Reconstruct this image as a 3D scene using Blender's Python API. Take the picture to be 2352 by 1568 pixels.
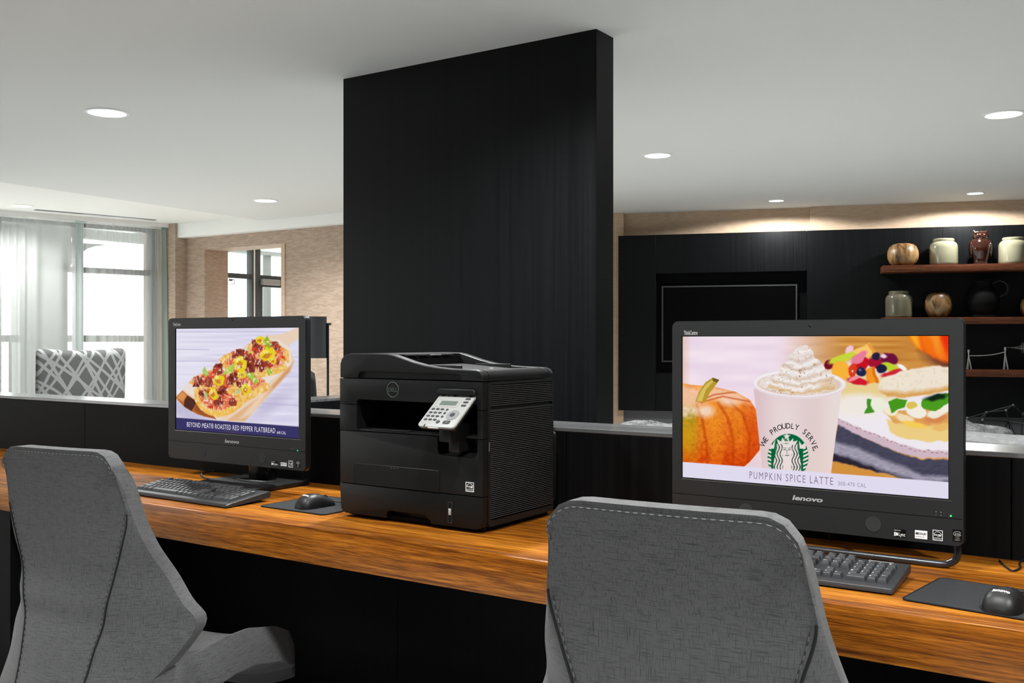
import bpy, bmesh, math, random
import numpy as np
from mathutils import Vector, Matrix

for o in list(bpy.data.objects):
    bpy.data.objects.remove(o, do_unlink=True)
scene = bpy.context.scene
COL = scene.collection
R = math.radians
PI = math.pi

# ------------------------------------------------------------------ camera
F, CX, HY = 2300.0, 1176.0, 782.0          # focal length in px, principal column, horizon row (2352 x 1568)
CAMZ = 1.19
YAW = R(124.0)
AX = Vector((math.cos(YAW), math.sin(YAW), 0)); RT = Vector((math.sin(YAW), -math.cos(YAW), 0)); UP = Vector((0, 0, 1))
CAM = Vector((0, 0, CAMZ))
cd = bpy.data.cameras.new('camera'); cam = bpy.data.objects.new('camera', cd); COL.objects.link(cam)
cam.location = CAM; cam.rotation_euler = (R(90), 0, YAW - R(90))
cd.sensor_width = 36; cd.lens = 36 * F / 2352.0; cd.shift_y = -(784 - HY) / 2352.0
cd.clip_start = 0.02; cd.clip_end = 200
scene.camera = cam

# ------------------------------------------------------------------ world, exposure
w = bpy.data.worlds.new('sky'); scene.world = w; w.use_nodes = True
wb = w.node_tree.nodes['Background']; wb.inputs[0].default_value = (.985, 1.0, .99, 1); wb.inputs[1].default_value = 6.2
scene.view_settings.view_transform = 'Standard'; scene.view_settings.look = 'None'
scene.view_settings.exposure = 0.0; scene.view_settings.gamma = 1.0; scene.view_settings.use_curve_mapping = False
DOWNLIGHT_W = 218.0       # ceiling downlights, seen and added
ACCENT_W = 62.0          # small accent spots in front of the shelf wall
SCREEN = 0.92            # brightness of the computer screens

def ray(u, v): return AX + RT * ((u - CX) / F) + UP * ((HY - v) / F)
def onY(u, v, Y): d = ray(u, v); return CAM + d * (Y / d.y)
def onX(u, v, X): d = ray(u, v); return CAM + d * (X / d.x)
def onZ(u, v, z): d = ray(u, v); return CAM + d * ((z - CAMZ) / d.z)
def onP(u, v, p, n): d = ray(u, v); return CAM + d * ((p - CAM).dot(n) / d.dot(n))

# ------------------------------------------------------------------ materials
def s2l(c): return tuple(((x / 255.0) / 12.92 if x / 255.0 <= .04045 else ((x / 255.0 + .055) / 1.055) ** 2.4) for x in c)
MATS = {}
def mat(name, rgb=(128, 128, 128), rough=.5, spec=.5, metal=0.0, coat=0.0, bump=None, var=None, emit=None, trans=0.0, ior=1.45, sheen=0.0):
    """rgb in sRGB 0..255; bump=(scale, strength, stretch xyz); var=(scale, amount, stretch xyz)"""
    m = bpy.data.materials.new(name); m.use_nodes = True; nt = m.node_tree; b = nt.nodes['Principled BSDF']
    c = s2l(rgb); b.inputs['Base Color'].default_value = (*c, 1); b.inputs['Roughness'].default_value = rough
    b.inputs['Specular IOR Level'].default_value = spec; b.inputs['Metallic'].default_value = metal
    b.inputs['Coat Weight'].default_value = coat; b.inputs['Transmission Weight'].default_value = trans; b.inputs['IOR'].default_value = ior
    if sheen: b.inputs['Sheen Weight'].default_value = sheen
    N = nt.nodes.new; L = nt.links.new
    if emit:
        b.inputs['Emission Color'].default_value = (*s2l(emit[0]), 1); b.inputs['Emission Strength'].default_value = emit[1]
    def noise(scale, stretch):
        tc = N('ShaderNodeTexCoord'); mp = N('ShaderNodeMapping'); mp.inputs['Scale'].default_value = stretch
        L(tc.outputs['Object'], mp.inputs['Vector']); n = N('ShaderNodeTexNoise'); n.inputs['Scale'].default_value = scale; n.inputs['Detail'].default_value = 4
        L(mp.outputs[0], n.inputs['Vector']); return n
    if var:
        n = noise(var[0], var[2]); mx = N('ShaderNodeMix'); mx.data_type = 'RGBA'; a = var[1]
        mx.inputs['A'].default_value = (*[x * (1 - a) for x in c], 1); mx.inputs['B'].default_value = (*[min(1, x * (1 + a)) for x in c], 1)
        rp = N('ShaderNodeMapRange'); rp.inputs['From Min'].default_value = .3; rp.inputs['From Max'].default_value = .7
        L(n.outputs['Fac'], rp.inputs['Value']); L(rp.outputs[0], mx.inputs['Factor']); L(mx.outputs['Result'], b.inputs['Base Color'])
    if bump:
        n = noise(bump[0], bump[2]); bp = N('ShaderNodeBump'); bp.inputs['Strength'].default_value = bump[1]; bp.inputs['Distance'].default_value = .01
        L(n.outputs['Fac'], bp.inputs['Height']); L(bp.outputs[0], b.inputs['Normal'])
    MATS[name] = m; return m

def wood(name, base, dark, light, axis=0, scale=1.0, rough=.32):
    m = bpy.data.materials.new(name); m.use_nodes = True; nt = m.node_tree; b = nt.nodes['Principled BSDF']; N = nt.nodes.new; L = nt.links.new
    tc = N('ShaderNodeTexCoord'); mp = N('ShaderNodeMapping'); st = [9.0, 9.0, 9.0]; st[axis] = .30
    mp.inputs['Scale'].default_value = st; L(tc.outputs['Object'], mp.inputs['Vector'])
    n0 = N('ShaderNodeTexNoise'); n0.inputs['Scale'].default_value = .9 * scale; n0.inputs['Detail'].default_value = 3; n0.inputs['Distortion'].default_value = .6
    n1 = N('ShaderNodeTexNoise'); n1.inputs['Scale'].default_value = 9 * scale; n1.inputs['Detail'].default_value = 7; n1.inputs['Roughness'].default_value = .62; n1.inputs['Distortion'].default_value = .9
    n2 = N('ShaderNodeTexNoise'); n2.inputs['Scale'].default_value = 46 * scale; n2.inputs['Detail'].default_value = 4; n2.inputs['Roughness'].default_value = .6
    for n in (n0, n1, n2): L(mp.outputs[0], n.inputs['Vector'])
    r1 = N('ShaderNodeValToRGB'); e = r1.color_ramp.elements
    e[0].position = .37; e[0].color = (*s2l(dark), 1); e[1].position = .62; e[1].color = (*s2l(light), 1)
    k = r1.color_ramp.elements.new(.5); k.color = (*s2l(base), 1)
    ad = N('ShaderNodeMath'); ad.operation = 'MULTIPLY_ADD'; ad.inputs[1].default_value = .55; L(n1.outputs['Fac'], ad.inputs[0])
    sc = N('ShaderNodeMath'); sc.operation = 'MULTIPLY'; sc.inputs[1].default_value = .45; L(n0.outputs['Fac'], sc.inputs[0]); L(sc.outputs[0], ad.inputs[2])
    L(ad.outputs[0], r1.inputs['Fac'])
    mx = N('ShaderNodeMix'); mx.data_type = 'RGBA'; mx.blend_type = 'MULTIPLY'; mx.inputs['Factor'].default_value = .85
    r2 = N('ShaderNodeValToRGB'); r2.color_ramp.elements[0].position = .38; r2.color_ramp.elements[0].color = (.36, .30, .24, 1); r2.color_ramp.elements[1].position = .54
    L(n2.outputs['Fac'], r2.inputs['Fac']); L(r1.outputs['Color'], mx.inputs['A']); L(r2.outputs['Color'], mx.inputs['B'])
    L(mx.outputs['Result'], b.inputs['Base Color']); b.inputs['Roughness'].default_value = rough; b.inputs['Specular IOR Level'].default_value = .22
    bp = N('ShaderNodeBump'); bp.inputs['Strength'].default_value = .08; bp.inputs['Distance'].default_value = .004
    L(n2.outputs['Fac'], bp.inputs['Height']); L(bp.outputs[0], b.inputs['Normal'])
    MATS[name] = m; return m

def linen(name, c0, c1):
    """cross woven fabric with slubs running both ways"""
    m = bpy.data.materials.new(name); m.use_nodes = True; nt = m.node_tree; b = nt.nodes['Principled BSDF']; N = nt.nodes.new; L = nt.links.new
    tc = N('ShaderNodeTexCoord'); res = []
    for st in ((560, 560, 42), (38, 38, 560), (1100, 1100, 1100)):
        mp = N('ShaderNodeMapping'); mp.inputs['Scale'].default_value = st; L(tc.outputs['Object'], mp.inputs['Vector'])
        n = N('ShaderNodeTexNoise'); n.inputs['Scale'].default_value = 1.0; n.inputs['Detail'].default_value = 2; L(mp.outputs[0], n.inputs['Vector']); res.append(n)
    a = N('ShaderNodeMath'); a.operation = 'MINIMUM'; L(res[0].outputs['Fac'], a.inputs[0]); L(res[1].outputs['Fac'], a.inputs[1])
    a2 = N('ShaderNodeMath'); a2.operation = 'MULTIPLY_ADD'; a2.inputs[1].default_value = .35; L(res[2].outputs['Fac'], a2.inputs[0]); L(a.outputs[0], a2.inputs[2])
    r = N('ShaderNodeValToRGB'); r.color_ramp.elements[0].position = .40; r.color_ramp.elements[0].color = (*s2l(c0), 1)
    r.color_ramp.elements[1].position = .68; r.color_ramp.elements[1].color = (*s2l(c1), 1)
    L(a2.outputs[0], r.inputs['Fac']); L(r.outputs['Color'], b.inputs['Base Color']); b.inputs['Roughness'].default_value = .9
    b.inputs['Specular IOR Level'].default_value = .2; b.inputs['Sheen Weight'].default_value = .15
    bp = N('ShaderNodeBump'); bp.inputs['Strength'].default_value = .25; bp.inputs['Distance'].default_value = .002
    L(a2.outputs[0], bp.inputs['Height']); L(bp.outputs[0], b.inputs['Normal'])
    MATS[name] = m; return m

def laminate(name, lo, hi, axis=2, rough=.42, spec=.5):
    """near-black stained veneer, fine grain along one axis"""
    m = bpy.data.materials.new(name); m.use_nodes = True; nt = m.node_tree; b = nt.nodes['Principled BSDF']; N = nt.nodes.new; L = nt.links.new
    tc = N('ShaderNodeTexCoord'); mp = N('ShaderNodeMapping'); st = [60.0, 60.0, 60.0]; st[axis] = .7; mp.inputs['Scale'].default_value = st
    L(tc.outputs['Object'], mp.inputs['Vector']); n = N('ShaderNodeTexNoise'); n.inputs['Scale'].default_value = 1; n.inputs['Detail'].default_value = 5; n.inputs['Roughness'].default_value = .65
    L(mp.outputs[0], n.inputs['Vector']); r = N('ShaderNodeValToRGB')
    r.color_ramp.elements[0].position = .3; r.color_ramp.elements[0].color = (*s2l(lo), 1); r.color_ramp.elements[1].position = .7; r.color_ramp.elements[1].color = (*s2l(hi), 1)
    L(n.outputs['Fac'], r.inputs['Fac']); L(r.outputs['Color'], b.inputs['Base Color']); b.inputs['Roughness'].default_value = rough; b.inputs['Specular IOR Level'].default_value = spec
    rr = N('ShaderNodeMapRange'); rr.inputs['To Min'].default_value = rough - .07; rr.inputs['To Max'].default_value = rough + .1; L(n.outputs['Fac'], rr.inputs['Value']); L(rr.outputs[0], b.inputs['Roughness'])
    MATS[name] = m; return m

def wallpaper(name, base, hi, lo, swap=False):
    """woven wallpaper with short irregular dashes"""
    m = bpy.data.materials.new(name); m.use_nodes = True; nt = m.node_tree; b = nt.nodes['Principled BSDF']; N = nt.nodes.new; L = nt.links.new
    tc = N('ShaderNodeTexCoord'); mp = N('ShaderNodeMapping'); mp.inputs['Scale'].default_value = (13, 13, 74); L(tc.outputs['Object'], mp.inputs['Vector'])
    n = N('ShaderNodeTexNoise'); n.inputs['Scale'].default_value = 1.0; n.inputs['Detail'].default_value = 2; L(mp.outputs[0], n.inputs['Vector'])
    r = N('ShaderNodeValToRGB'); r.color_ramp.interpolation = 'LINEAR'
    r.color_ramp.elements[0].position = .36; r.color_ramp.elements[0].color = (*s2l(lo), 1); r.color_ramp.elements[1].position = .64; r.color_ramp.elements[1].color = (*s2l(hi), 1)
    k = r.color_ramp.elements.new(.5); k.color = (*s2l(base), 1)
    L(n.outputs['Fac'], r.inputs['Fac']); L(r.outputs['Color'], b.inputs['Base Color']); b.inputs['Roughness'].default_value = .75
    MATS[name] = m; return m

mat('ceiling_paint', (222, 224, 222), .9, .2, bump=(180, .03, (1, 1, 1)))
mat('white_paint', (238, 238, 234), .8, .2)
mat('floor_tile', (205, 205, 204), .6, .3, var=(2.5, .08, (1, 1, 1)))
mat('absorber', (30, 30, 31), .95, .1, bump=(300, .5, (1, 1, 1)))
mat('rear_wall_paint', (74, 73, 71), .85)
laminate('black_veneer', (8, 9, 10), (16, 17, 19), 2, .40, .14)
laminate('black_veneer_dull', (7, 7, 8), (14, 15, 16), 2, .5, .08)
laminate('ledge_laminate', (62, 63, 64), (96, 97, 98), 0, .20, .8)
wood('walnut', (146, 85, 20), (86, 43, 7), (190, 122, 40), 0, 1.0, .30)
wood('shelf_walnut', (92, 48, 26), (62, 30, 15), (118, 68, 40), 0, .8, .5)
wallpaper('wallpaper_tan', (172, 150, 132), (181, 160, 142), (163, 141, 123))
wallpaper('wallpaper_pale', (198, 172, 146), (203, 178, 152), (192, 165, 139))
mat('lower_wall', (108, 109, 112), .7)
linen('chair_linen', (49, 50, 51), (80, 80, 81))
mat('thread_light', (96, 97, 98), .8); mat('thread_dark', (34, 34, 35), .8)
mat('seam_dark', (12, 12, 13), .9)
mat('black_plastic', (20, 20, 21), .42, .4, bump=(900, .05, (1, 1, 1)))
mat('black_plastic_soft', (29, 30, 31), .5, .4, bump=(1200, .06, (1, 1, 1)))
mat('black_gloss', (10, 10, 11), .18, .5)
mat('pure_dark', (4, 4, 4), .8, .2)
mat('printer_black', (14, 15, 15), .42, .27, bump=(700, .05, (1, 1, 1)), var=(9, .22, (1, 1, 1)))
mat('printer_dark', (14, 14, 15), .5, .4)
mat('printer_rib', (38, 38, 39), .45, .5)
mat('panel_white', (146, 146, 144), .45)
mat('panel_grey', (120, 121, 121), .45)
mat('button_dark', (44, 45, 46), .5)
mat('lcd_green', (88, 98, 90), .3)
mat('print_white', (222, 222, 222), .6); mat('print_grey', (158, 158, 158), .55); mat('print_dark', (30, 30, 32), .6)
mat('chrome_grey', (150, 152, 154), .3, .5, .9)
mat('tube_dark', (70, 72, 75), .3, .5, .8)
mat('led_green', (40, 220, 90), .4, emit=((40, 235, 100), 2.0))
mat('pad_cloth', (47, 48, 50), .95, .15, bump=(1500, .3, (1, 1, 1)))
mat('pad_edge', (26, 26, 28), .9, .2)
mat('key_grey', (54, 55, 57), .45, .45); mat('key_dark', (28, 29, 31), .45, .45); mat('keyboard_case', (48, 49, 51), .4, .45)
mat('mouse_black', (20, 20, 21), .45, .4)
mat('cable_black', (14, 14, 15), .5); mat('cable_grey', (88, 88, 90), .5)
mat('frame_grey', (88, 90, 92), .5); mat('frame_dark', (58, 62, 62), .5)
mat('lamp_shade', (52, 54, 57), .6); mat('lamp_metal', (58, 59, 62), .4, .5, .6)
mat('reflector', (232, 234, 235), .22, .5, .75); mat('trim_white', (236, 236, 234), .5)
mat('bulb', (255, 255, 252), .5, emit=((255, 252, 244), 34.0))
mat('jar_glaze', (142, 139, 115), .16, .5, coat=.6, var=(6, .10, (1, 1, .4))); mat('jar_glaze_dark', (106, 102, 84), .16, .5, coat=.6, var=(9, .25, (1.6, 1.6, .25)))
mat('owl_glaze', (40, 17, 10), .12, .5, coat=.8, var=(14, .3, (1, 1, 1)))
mat('sofa_grey', (128, 129, 130), .95, .2, bump=(260, .4, (1, 1, 1)), var=(60, .2, (1, 1, 1)))
mat('throw_knit', (104, 105, 106), .95, .2, bump=(120, .9, (1, 1, 1)), var=(45, .5, (1, 1, 1)))
mat('wire_dark', (46, 47, 50), .45, .5, .5)
mat('cotton_white', (196, 197, 196), .9)
mat('outside_grey', (92, 95, 92), .9); mat('railing_paint', (70, 72, 70), .7); mat('deck', (180, 180, 176), .9)
mat('tv_black', (3, 3, 3), .35, .1)
mat('tv_bezel', (62, 63, 65), .35, .5)
mat('leaf_haze', (176, 186, 170), .9)

m = bpy.data.materials.new('clear_glass'); m.use_nodes = True; nt = m.node_tree; nt.nodes.clear(); N = nt.nodes.new
o_ = N('ShaderNodeOutputMaterial'); t_ = N('ShaderNodeBsdfTransparent'); g_ = N('ShaderNodeBsdfGlossy'); g_.inputs['Roughness'].default_value = .02; x_ = N('ShaderNodeMixShader'); x_.inputs[0].default_value = .05
t_.inputs[0].default_value = (.96, .98, .97, 1)
nt.links.new(t_.outputs[0], x_.inputs[1]); nt.links.new(g_.outputs[0], x_.inputs[2]); nt.links.new(x_.outputs[0], o_.inputs[0]); MATS['clear_glass'] = m
def sheer(name, rgb, opacity):
    m = bpy.data.materials.new(name); m.use_nodes = True; nt = m.node_tree; nt.nodes.clear(); N = nt.nodes.new; L = nt.links.new
    o_ = N('ShaderNodeOutputMaterial'); t_ = N('ShaderNodeBsdfTransparent'); d_ = N('ShaderNodeBsdfDiffuse'); s_ = N('ShaderNodeBsdfTranslucent'); a_ = N('ShaderNodeMixShader'); x_ = N('ShaderNodeMixShader')
    for n in (d_, s_): n.inputs['Color'].default_value = (*s2l(rgb), 1)
    a_.inputs[0].default_value = .5; L(d_.outputs[0], a_.inputs[1]); L(s_.outputs[0], a_.inputs[2])
    x_.inputs[0].default_value = opacity; L(t_.outputs[0], x_.inputs[1]); L(a_.outputs[0], x_.inputs[2]); L(x_.outputs[0], o_.inputs[0]); MATS[name] = m
sheer('sheer_white', (240, 242, 240), .34); sheer('sheer_teal', (178, 198, 194), .75); sheer('sheer_pale', (206, 218, 214), .5)

def pattern_fabric(name):
    """grey ground crossed by pale bands at several irregular angles"""
    m = bpy.data.materials.new(name); m.use_nodes = True; nt = m.node_tree; b = nt.nodes['Principled BSDF']; N = nt.nodes.new; L = nt.links.new
    tc = N('ShaderNodeTexCoord'); ns = N('ShaderNodeTexNoise'); ns.inputs['Scale'].default_value = 3.0; L(tc.outputs['Object'], ns.inputs['Vector'])
    mixv = N('ShaderNodeMix'); mixv.data_type = 'VECTOR'; mixv.inputs['Factor'].default_value = .045
    L(tc.outputs['Object'], mixv.inputs['A']); L(ns.outputs['Color'], mixv.inputs['B'])
    prev = None
    for ang, per, wd, off in ((58, .085, .085, .1), (66, .118, .06, .55), (-52, .09, .085, .3), (-38, .125, .06, .8), (-63, .16, .05, .05)):
        dp = N('ShaderNodeVectorMath'); dp.operation = 'DOT_PRODUCT'; a = R(ang); dp.inputs[1].default_value = (math.sin(a) / per, math.sin(a) * .5 / per, -math.cos(a) / per); L(mixv.outputs['Result'], dp.inputs[0])
        ad = N('ShaderNodeMath'); ad.operation = 'ADD'; ad.inputs[1].default_value = off + 10; L(dp.outputs['Value'], ad.inputs[0])
        pp = N('ShaderNodeMath'); pp.operation = 'PINGPONG'; pp.inputs[1].default_value = .5; L(ad.outputs[0], pp.inputs[0])
        lt = N('ShaderNodeMath'); lt.operation = 'LESS_THAN'; lt.inputs[1].default_value = wd; L(pp.outputs[0], lt.inputs[0])
        if prev is None: prev = lt
        else:
            mxm = N('ShaderNodeMath'); mxm.operation = 'MAXIMUM'; L(prev.outputs[0], mxm.inputs[0]); L(lt.outputs[0], mxm.inputs[1]); prev = mxm
    mx = N('ShaderNodeMix'); mx.data_type = 'RGBA'; mx.inputs['A'].default_value = (*s2l((96, 98, 97)), 1); mx.inputs['B'].default_value = (*s2l((158, 160, 159)), 1)
    L(prev.outputs[0], mx.inputs['Factor']); L(mx.outputs['Result'], b.inputs['Base Color']); b.inputs['Roughness'].default_value = .9
    MATS[name] = m
pattern_fabric('lattice_fabric')

def burl(name, c0, c1, c2):
    m = bpy.data.materials.new(name); m.use_nodes = True; nt = m.node_tree; b = nt.nodes['Principled BSDF']; N = nt.nodes.new; L = nt.links.new
    tc = N('ShaderNodeTexCoord'); n = N('ShaderNodeTexNoise'); n.inputs['Scale'].default_value = 9; n.inputs['Detail'].default_value = 5; n.inputs['Distortion'].default_value = 1.2
    mp = N('ShaderNodeMapping'); mp.inputs['Scale'].default_value = (1.7, 1, .6); L(tc.outputs['Object'], mp.inputs['Vector']); L(mp.outputs[0], n.inputs['Vector'])
    r = N('ShaderNodeValToRGB'); e = r.color_ramp.elements; e[0].position = .33; e[0].color = (*s2l(c0), 1); e[1].position = .62; e[1].color = (*s2l(c2), 1); k = e.new(.46); k.color = (*s2l(c1), 1)
    L(n.outputs['Fac'], r.inputs['Fac']); L(r.outputs['Color'], b.inputs['Base Color']); b.inputs['Roughness'].default_value = .4; MATS[name] = m
burl('burl_pale', (48, 27, 15), (130, 95, 54), (154, 124, 84)); burl('burl_brown', (44, 25, 12), (108, 76, 41), (146, 116, 76))

m = bpy.data.materials.new('screen_picture'); m.use_nodes = True; nt = m.node_tree; nt.nodes.clear(); N = nt.nodes.new
o_ = N('ShaderNodeOutputMaterial'); e_ = N('ShaderNodeEmission'); v_ = N('ShaderNodeVertexColor'); v_.layer_name = 'picture'; e_.inputs[1].default_value = SCREEN
nt.links.new(v_.outputs[0], e_.inputs[0]); nt.links.new(e_.outputs[0], o_.inputs[0]); MATS['screen_picture'] = m
def lit_ink(name, rgb):
    m = bpy.data.materials.new(name); m.use_nodes = True; nt = m.node_tree; nt.nodes.clear(); N = nt.nodes.new
    o_ = N('ShaderNodeOutputMaterial'); e_ = N('ShaderNodeEmission'); e_.inputs[0].default_value = (*s2l(rgb), 1); e_.inputs[1].default_value = SCREEN
    nt.links.new(e_.outputs[0], o_.inputs[0]); MATS[name] = m
lit_ink('ink_white', (240, 236, 248)); lit_ink('ink_mauve', (142, 124, 150)); lit_ink('ink_black', (52, 48, 50))

# ------------------------------------------------------------------ mesh helpers
def box(bm, x0, x1, y0, y1, z0, z1, bev=0, seg=2, M=None):
    vs = [bm.verts.new(p) for p in ((x0, y0, z0), (x1, y0, z0), (x1, y1, z0), (x0, y1, z0), (x0, y0, z1), (x1, y0, z1), (x1, y1, z1), (x0, y1, z1))]
    fs = [bm.faces.new([vs[i] for i in f]) for f in ((0, 3, 2, 1), (4, 5, 6, 7), (0, 1, 5, 4), (1, 2, 6, 5), (2, 3, 7, 6), (3, 0, 4, 7))]
    if bev:
        r = bmesh.ops.bevel(bm, geom=list({e for f in fs for e in f.edges}), offset=bev, segments=seg, affect='EDGES', profile=.5)
        vs = list({v for f in r['faces'] for v in f.verts} | {v for v in vs if v.is_valid})
    if M is not None: bmesh.ops.transform(bm, matrix=M, verts=[v for v in vs if v.is_valid])
    return bm
def prism(bm, pts, a0, a1, plane='xz', bev=0, seg=2):
    """polygon pts extruded between a0 and a1 along the third axis"""
    def P(p, a): return (p[0], a, p[1]) if plane == 'xz' else ((p[0], p[1], a) if plane == 'xy' else (a, p[0], p[1]))
    A = [bm.verts.new(P(p, a0)) for p in pts]; B = [bm.verts.new(P(p, a1)) for p in pts]; n = len(pts)
    fs = [bm.faces.new(A), bm.faces.new(B[::-1])] + [bm.faces.new((A[i], B[i], B[(i + 1) % n], A[(i + 1) % n])) for i in range(n)]
    bmesh.ops.recalc_face_normals(bm, faces=fs)
    if bev: bmesh.ops.bevel(bm, geom=list(set(list(fs[0].edges) + list(fs[1].edges))), offset=bev, segments=seg, affect='EDGES', profile=.5)
    return bm
def rrect(x0, x1, y0, y1, r, n=5, corners=(1, 1, 1, 1)):
    """rounded rectangle, corners: ll, lr, ur, ul"""
    out = []
    for (cx, cy, a0, on) in ((x0, y0, 180, corners[0]), (x1, y0, 270, corners[1]), (x1, y1, 0, corners[2]), (x0, y1, 90, corners[3])):
        if not on: out.append((cx, cy)); continue
        ox = cx + (r if cx == x0 else -r); oy = cy + (r if cy == y0 else -r)
        for i in range(n + 1):
            a = R(a0 + 90 * i / n); out.append((ox + r * math.cos(a), oy + r * math.sin(a)))
    return out
def ring(bm, pts, inner, a0, a1, plane='xz'):
    """frame: outer polygon with same-count inner polygon, extruded"""
    def P(p, a): return (p[0], a, p[1]) if plane == 'xz' else ((p[0], p[1], a) if plane == 'xy' else (a, p[0], p[1]))
    n = len(pts); q = [[bm.verts.new(P(p, a)) for p in s] for s, a in ((pts, a0), (inner, a0), (pts, a1), (inner, a1))]; fs = []
    for i in range(n):
        j = (i + 1) % n
        fs += [bm.faces.new((q[0][i], q[0][j], q[1][j], q[1][i])), bm.faces.new((q[2][i], q[3][i], q[3][j], q[2][j])),
               bm.faces.new((q[0][i], q[2][i], q[2][j], q[0][j])), bm.faces.new((q[1][i], q[1][j], q[3][j], q[3][i]))]
    bmesh.ops.recalc_face_normals(bm, faces=fs); return bm
def tube(bm, pts, r, n=8, cap=True, closed=False):
    pts = [Vector(p) for p in pts]; rs = r if isinstance(r, (list, tuple)) else [r] * len(pts); rings = []; up = None
    for i, p in enumerate(pts):
        a = pts[i - 1] if (i > 0 or closed) else p; b = pts[(i + 1) % len(pts)] if (i < len(pts) - 1 or closed) else p
        d = (b - a).normalized()
        if up is None: up = Vector((0, 0, 1)) if abs(d.z) < .9 else Vector((1, 0, 0))
        s = d.cross(up).normalized(); up = s.cross(d).normalized()
        rings.append([bm.verts.new(p + (s * math.cos(2 * PI * k / n) + up * math.sin(2 * PI * k / n)) * rs[i]) for k in range(n)])
    m = len(rings)
    for i in range(m if closed else m - 1):
        A, B = rings[i], rings[(i + 1) % m]
        for k in range(n): bm.faces.new((A[k], A[(k + 1) % n], B[(k + 1) % n], B[k]))
    if cap and not closed: bm.faces.new(rings[0][::-1]); bm.faces.new(rings[-1])
    return bm
def lathe(bm, prof, n=32, sx=1, sy=1):
    rings = []
    for r, z in prof:
        if r < 1e-6: rings.append([bm.verts.new((0, 0, z))])
        else: rings.append([bm.verts.new((r * sx * math.cos(2 * PI * k / n), r * sy * math.sin(2 * PI * k / n), z)) for k in range(n)])
    for A, B in zip(rings, rings[1:]):
        for k in range(n):
            j = (k + 1) % n
            if len(A) == 1 and len(B) == 1: continue
            if len(A) == 1: bm.faces.new((A[0], B[j], B[k]))
            elif len(B) == 1: bm.faces.new((A[k], A[j], B[0]))
            else: bm.faces.new((A[k], A[j], B[j], B[k]))
    bmesh.ops.recalc_face_normals(bm, faces=bm.faces[:]); return bm
def grid(bm, P):
    """P: rows x cols of points"""
    V = [[bm.verts.new(p) for p in row] for row in P]
    for a, b in zip(V, V[1:]):
        for i in range(len(a) - 1): bm.faces.new((a[i], a[i + 1], b[i + 1], b[i]))
    return bm
def ellipsoid(bm, c, r, n=20, m=12, M=None):
    g = bmesh.ops.create_uvsphere(bm, u_segments=n, v_segments=m, radius=1)
    T = Matrix.Translation(c) @ (M or Matrix.Identity(4)) @ Matrix.Diagonal((*r, 1)); bmesh.ops.transform(bm, matrix=T, verts=g['verts']); return bm
def nb(): return bmesh.new()
def cat(ctrl, n):
    """Catmull-Rom through control points"""
    c = [Vector(p) for p in ctrl]; out = []
    for i in range(len(c) - 1):
        p0 = c[i - 1] if i else c[0] * 2 - c[1]; p3 = c[i + 2] if i + 2 < len(c) else c[-1] * 2 - c[-2]
        for k in range(n):
            t = k / n; out.append(.5 * ((2 * c[i]) + (-p0 + c[i + 1]) * t + (2 * p0 - 5 * c[i] + 4 * c[i + 1] - p3) * t * t + (-p0 + 3 * c[i] - 3 * c[i + 1] + p3) * t ** 3))
    out.append(c[-1]); return out
def mesh_from(name, bm, m, smooth=35):
    me = bpy.data.meshes.new(name); bm.normal_update(); bm.to_mesh(me); bm.free(); me.materials.append(MATS[m])
    if smooth:
        me.polygons.foreach_set('use_smooth', [True] * len(me.polygons)); me.set_sharp_from_angle(angle=R(smooth))
    return me
def obj(name, bm, m, parent=None, smooth=35, M=None, label=None):
    me = bm if isinstance(bm, bpy.types.Mesh) else mesh_from(name, bm, m, smooth)
    o = bpy.data.objects.new(name, me); COL.objects.link(o)
    if parent is not None: o.parent = parent
    if M is not None: o.matrix_basis = M
    if label: o['label'] = label
    return o
def tag(o, label, cat_, group=None, kind=None):
    o['label'] = label; o['category'] = cat_
    if group: o['group'] = group
    if kind: o['kind'] = kind
    return o
def empty(name, loc=(0, 0, 0), rz=0):
    o = bpy.data.objects.new(name, None); COL.objects.link(o); o.empty_display_size = .1; o.location = loc; o.rotation_euler = (0, 0, rz); return o
def thing(name, label, cat_, loc=(0, 0, 0), rz=0, group=None): return tag(empty(name, loc, rz), label, cat_, group)
def struct(name, bm, m, label, cat_='wall', parent=None, smooth=30, M=None):
    o = obj(name, bm, m, parent, smooth, M)
    if parent is None: tag(o, label, cat_, kind='structure')
    return o
def bxo(name, m, parent, x0, x1, y0, y1, z0, z1, bev=0, seg=2, label=None): return obj(name, box(nb(), x0, x1, y0, y1, z0, z1, bev, seg), m, parent, label=label)

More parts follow.
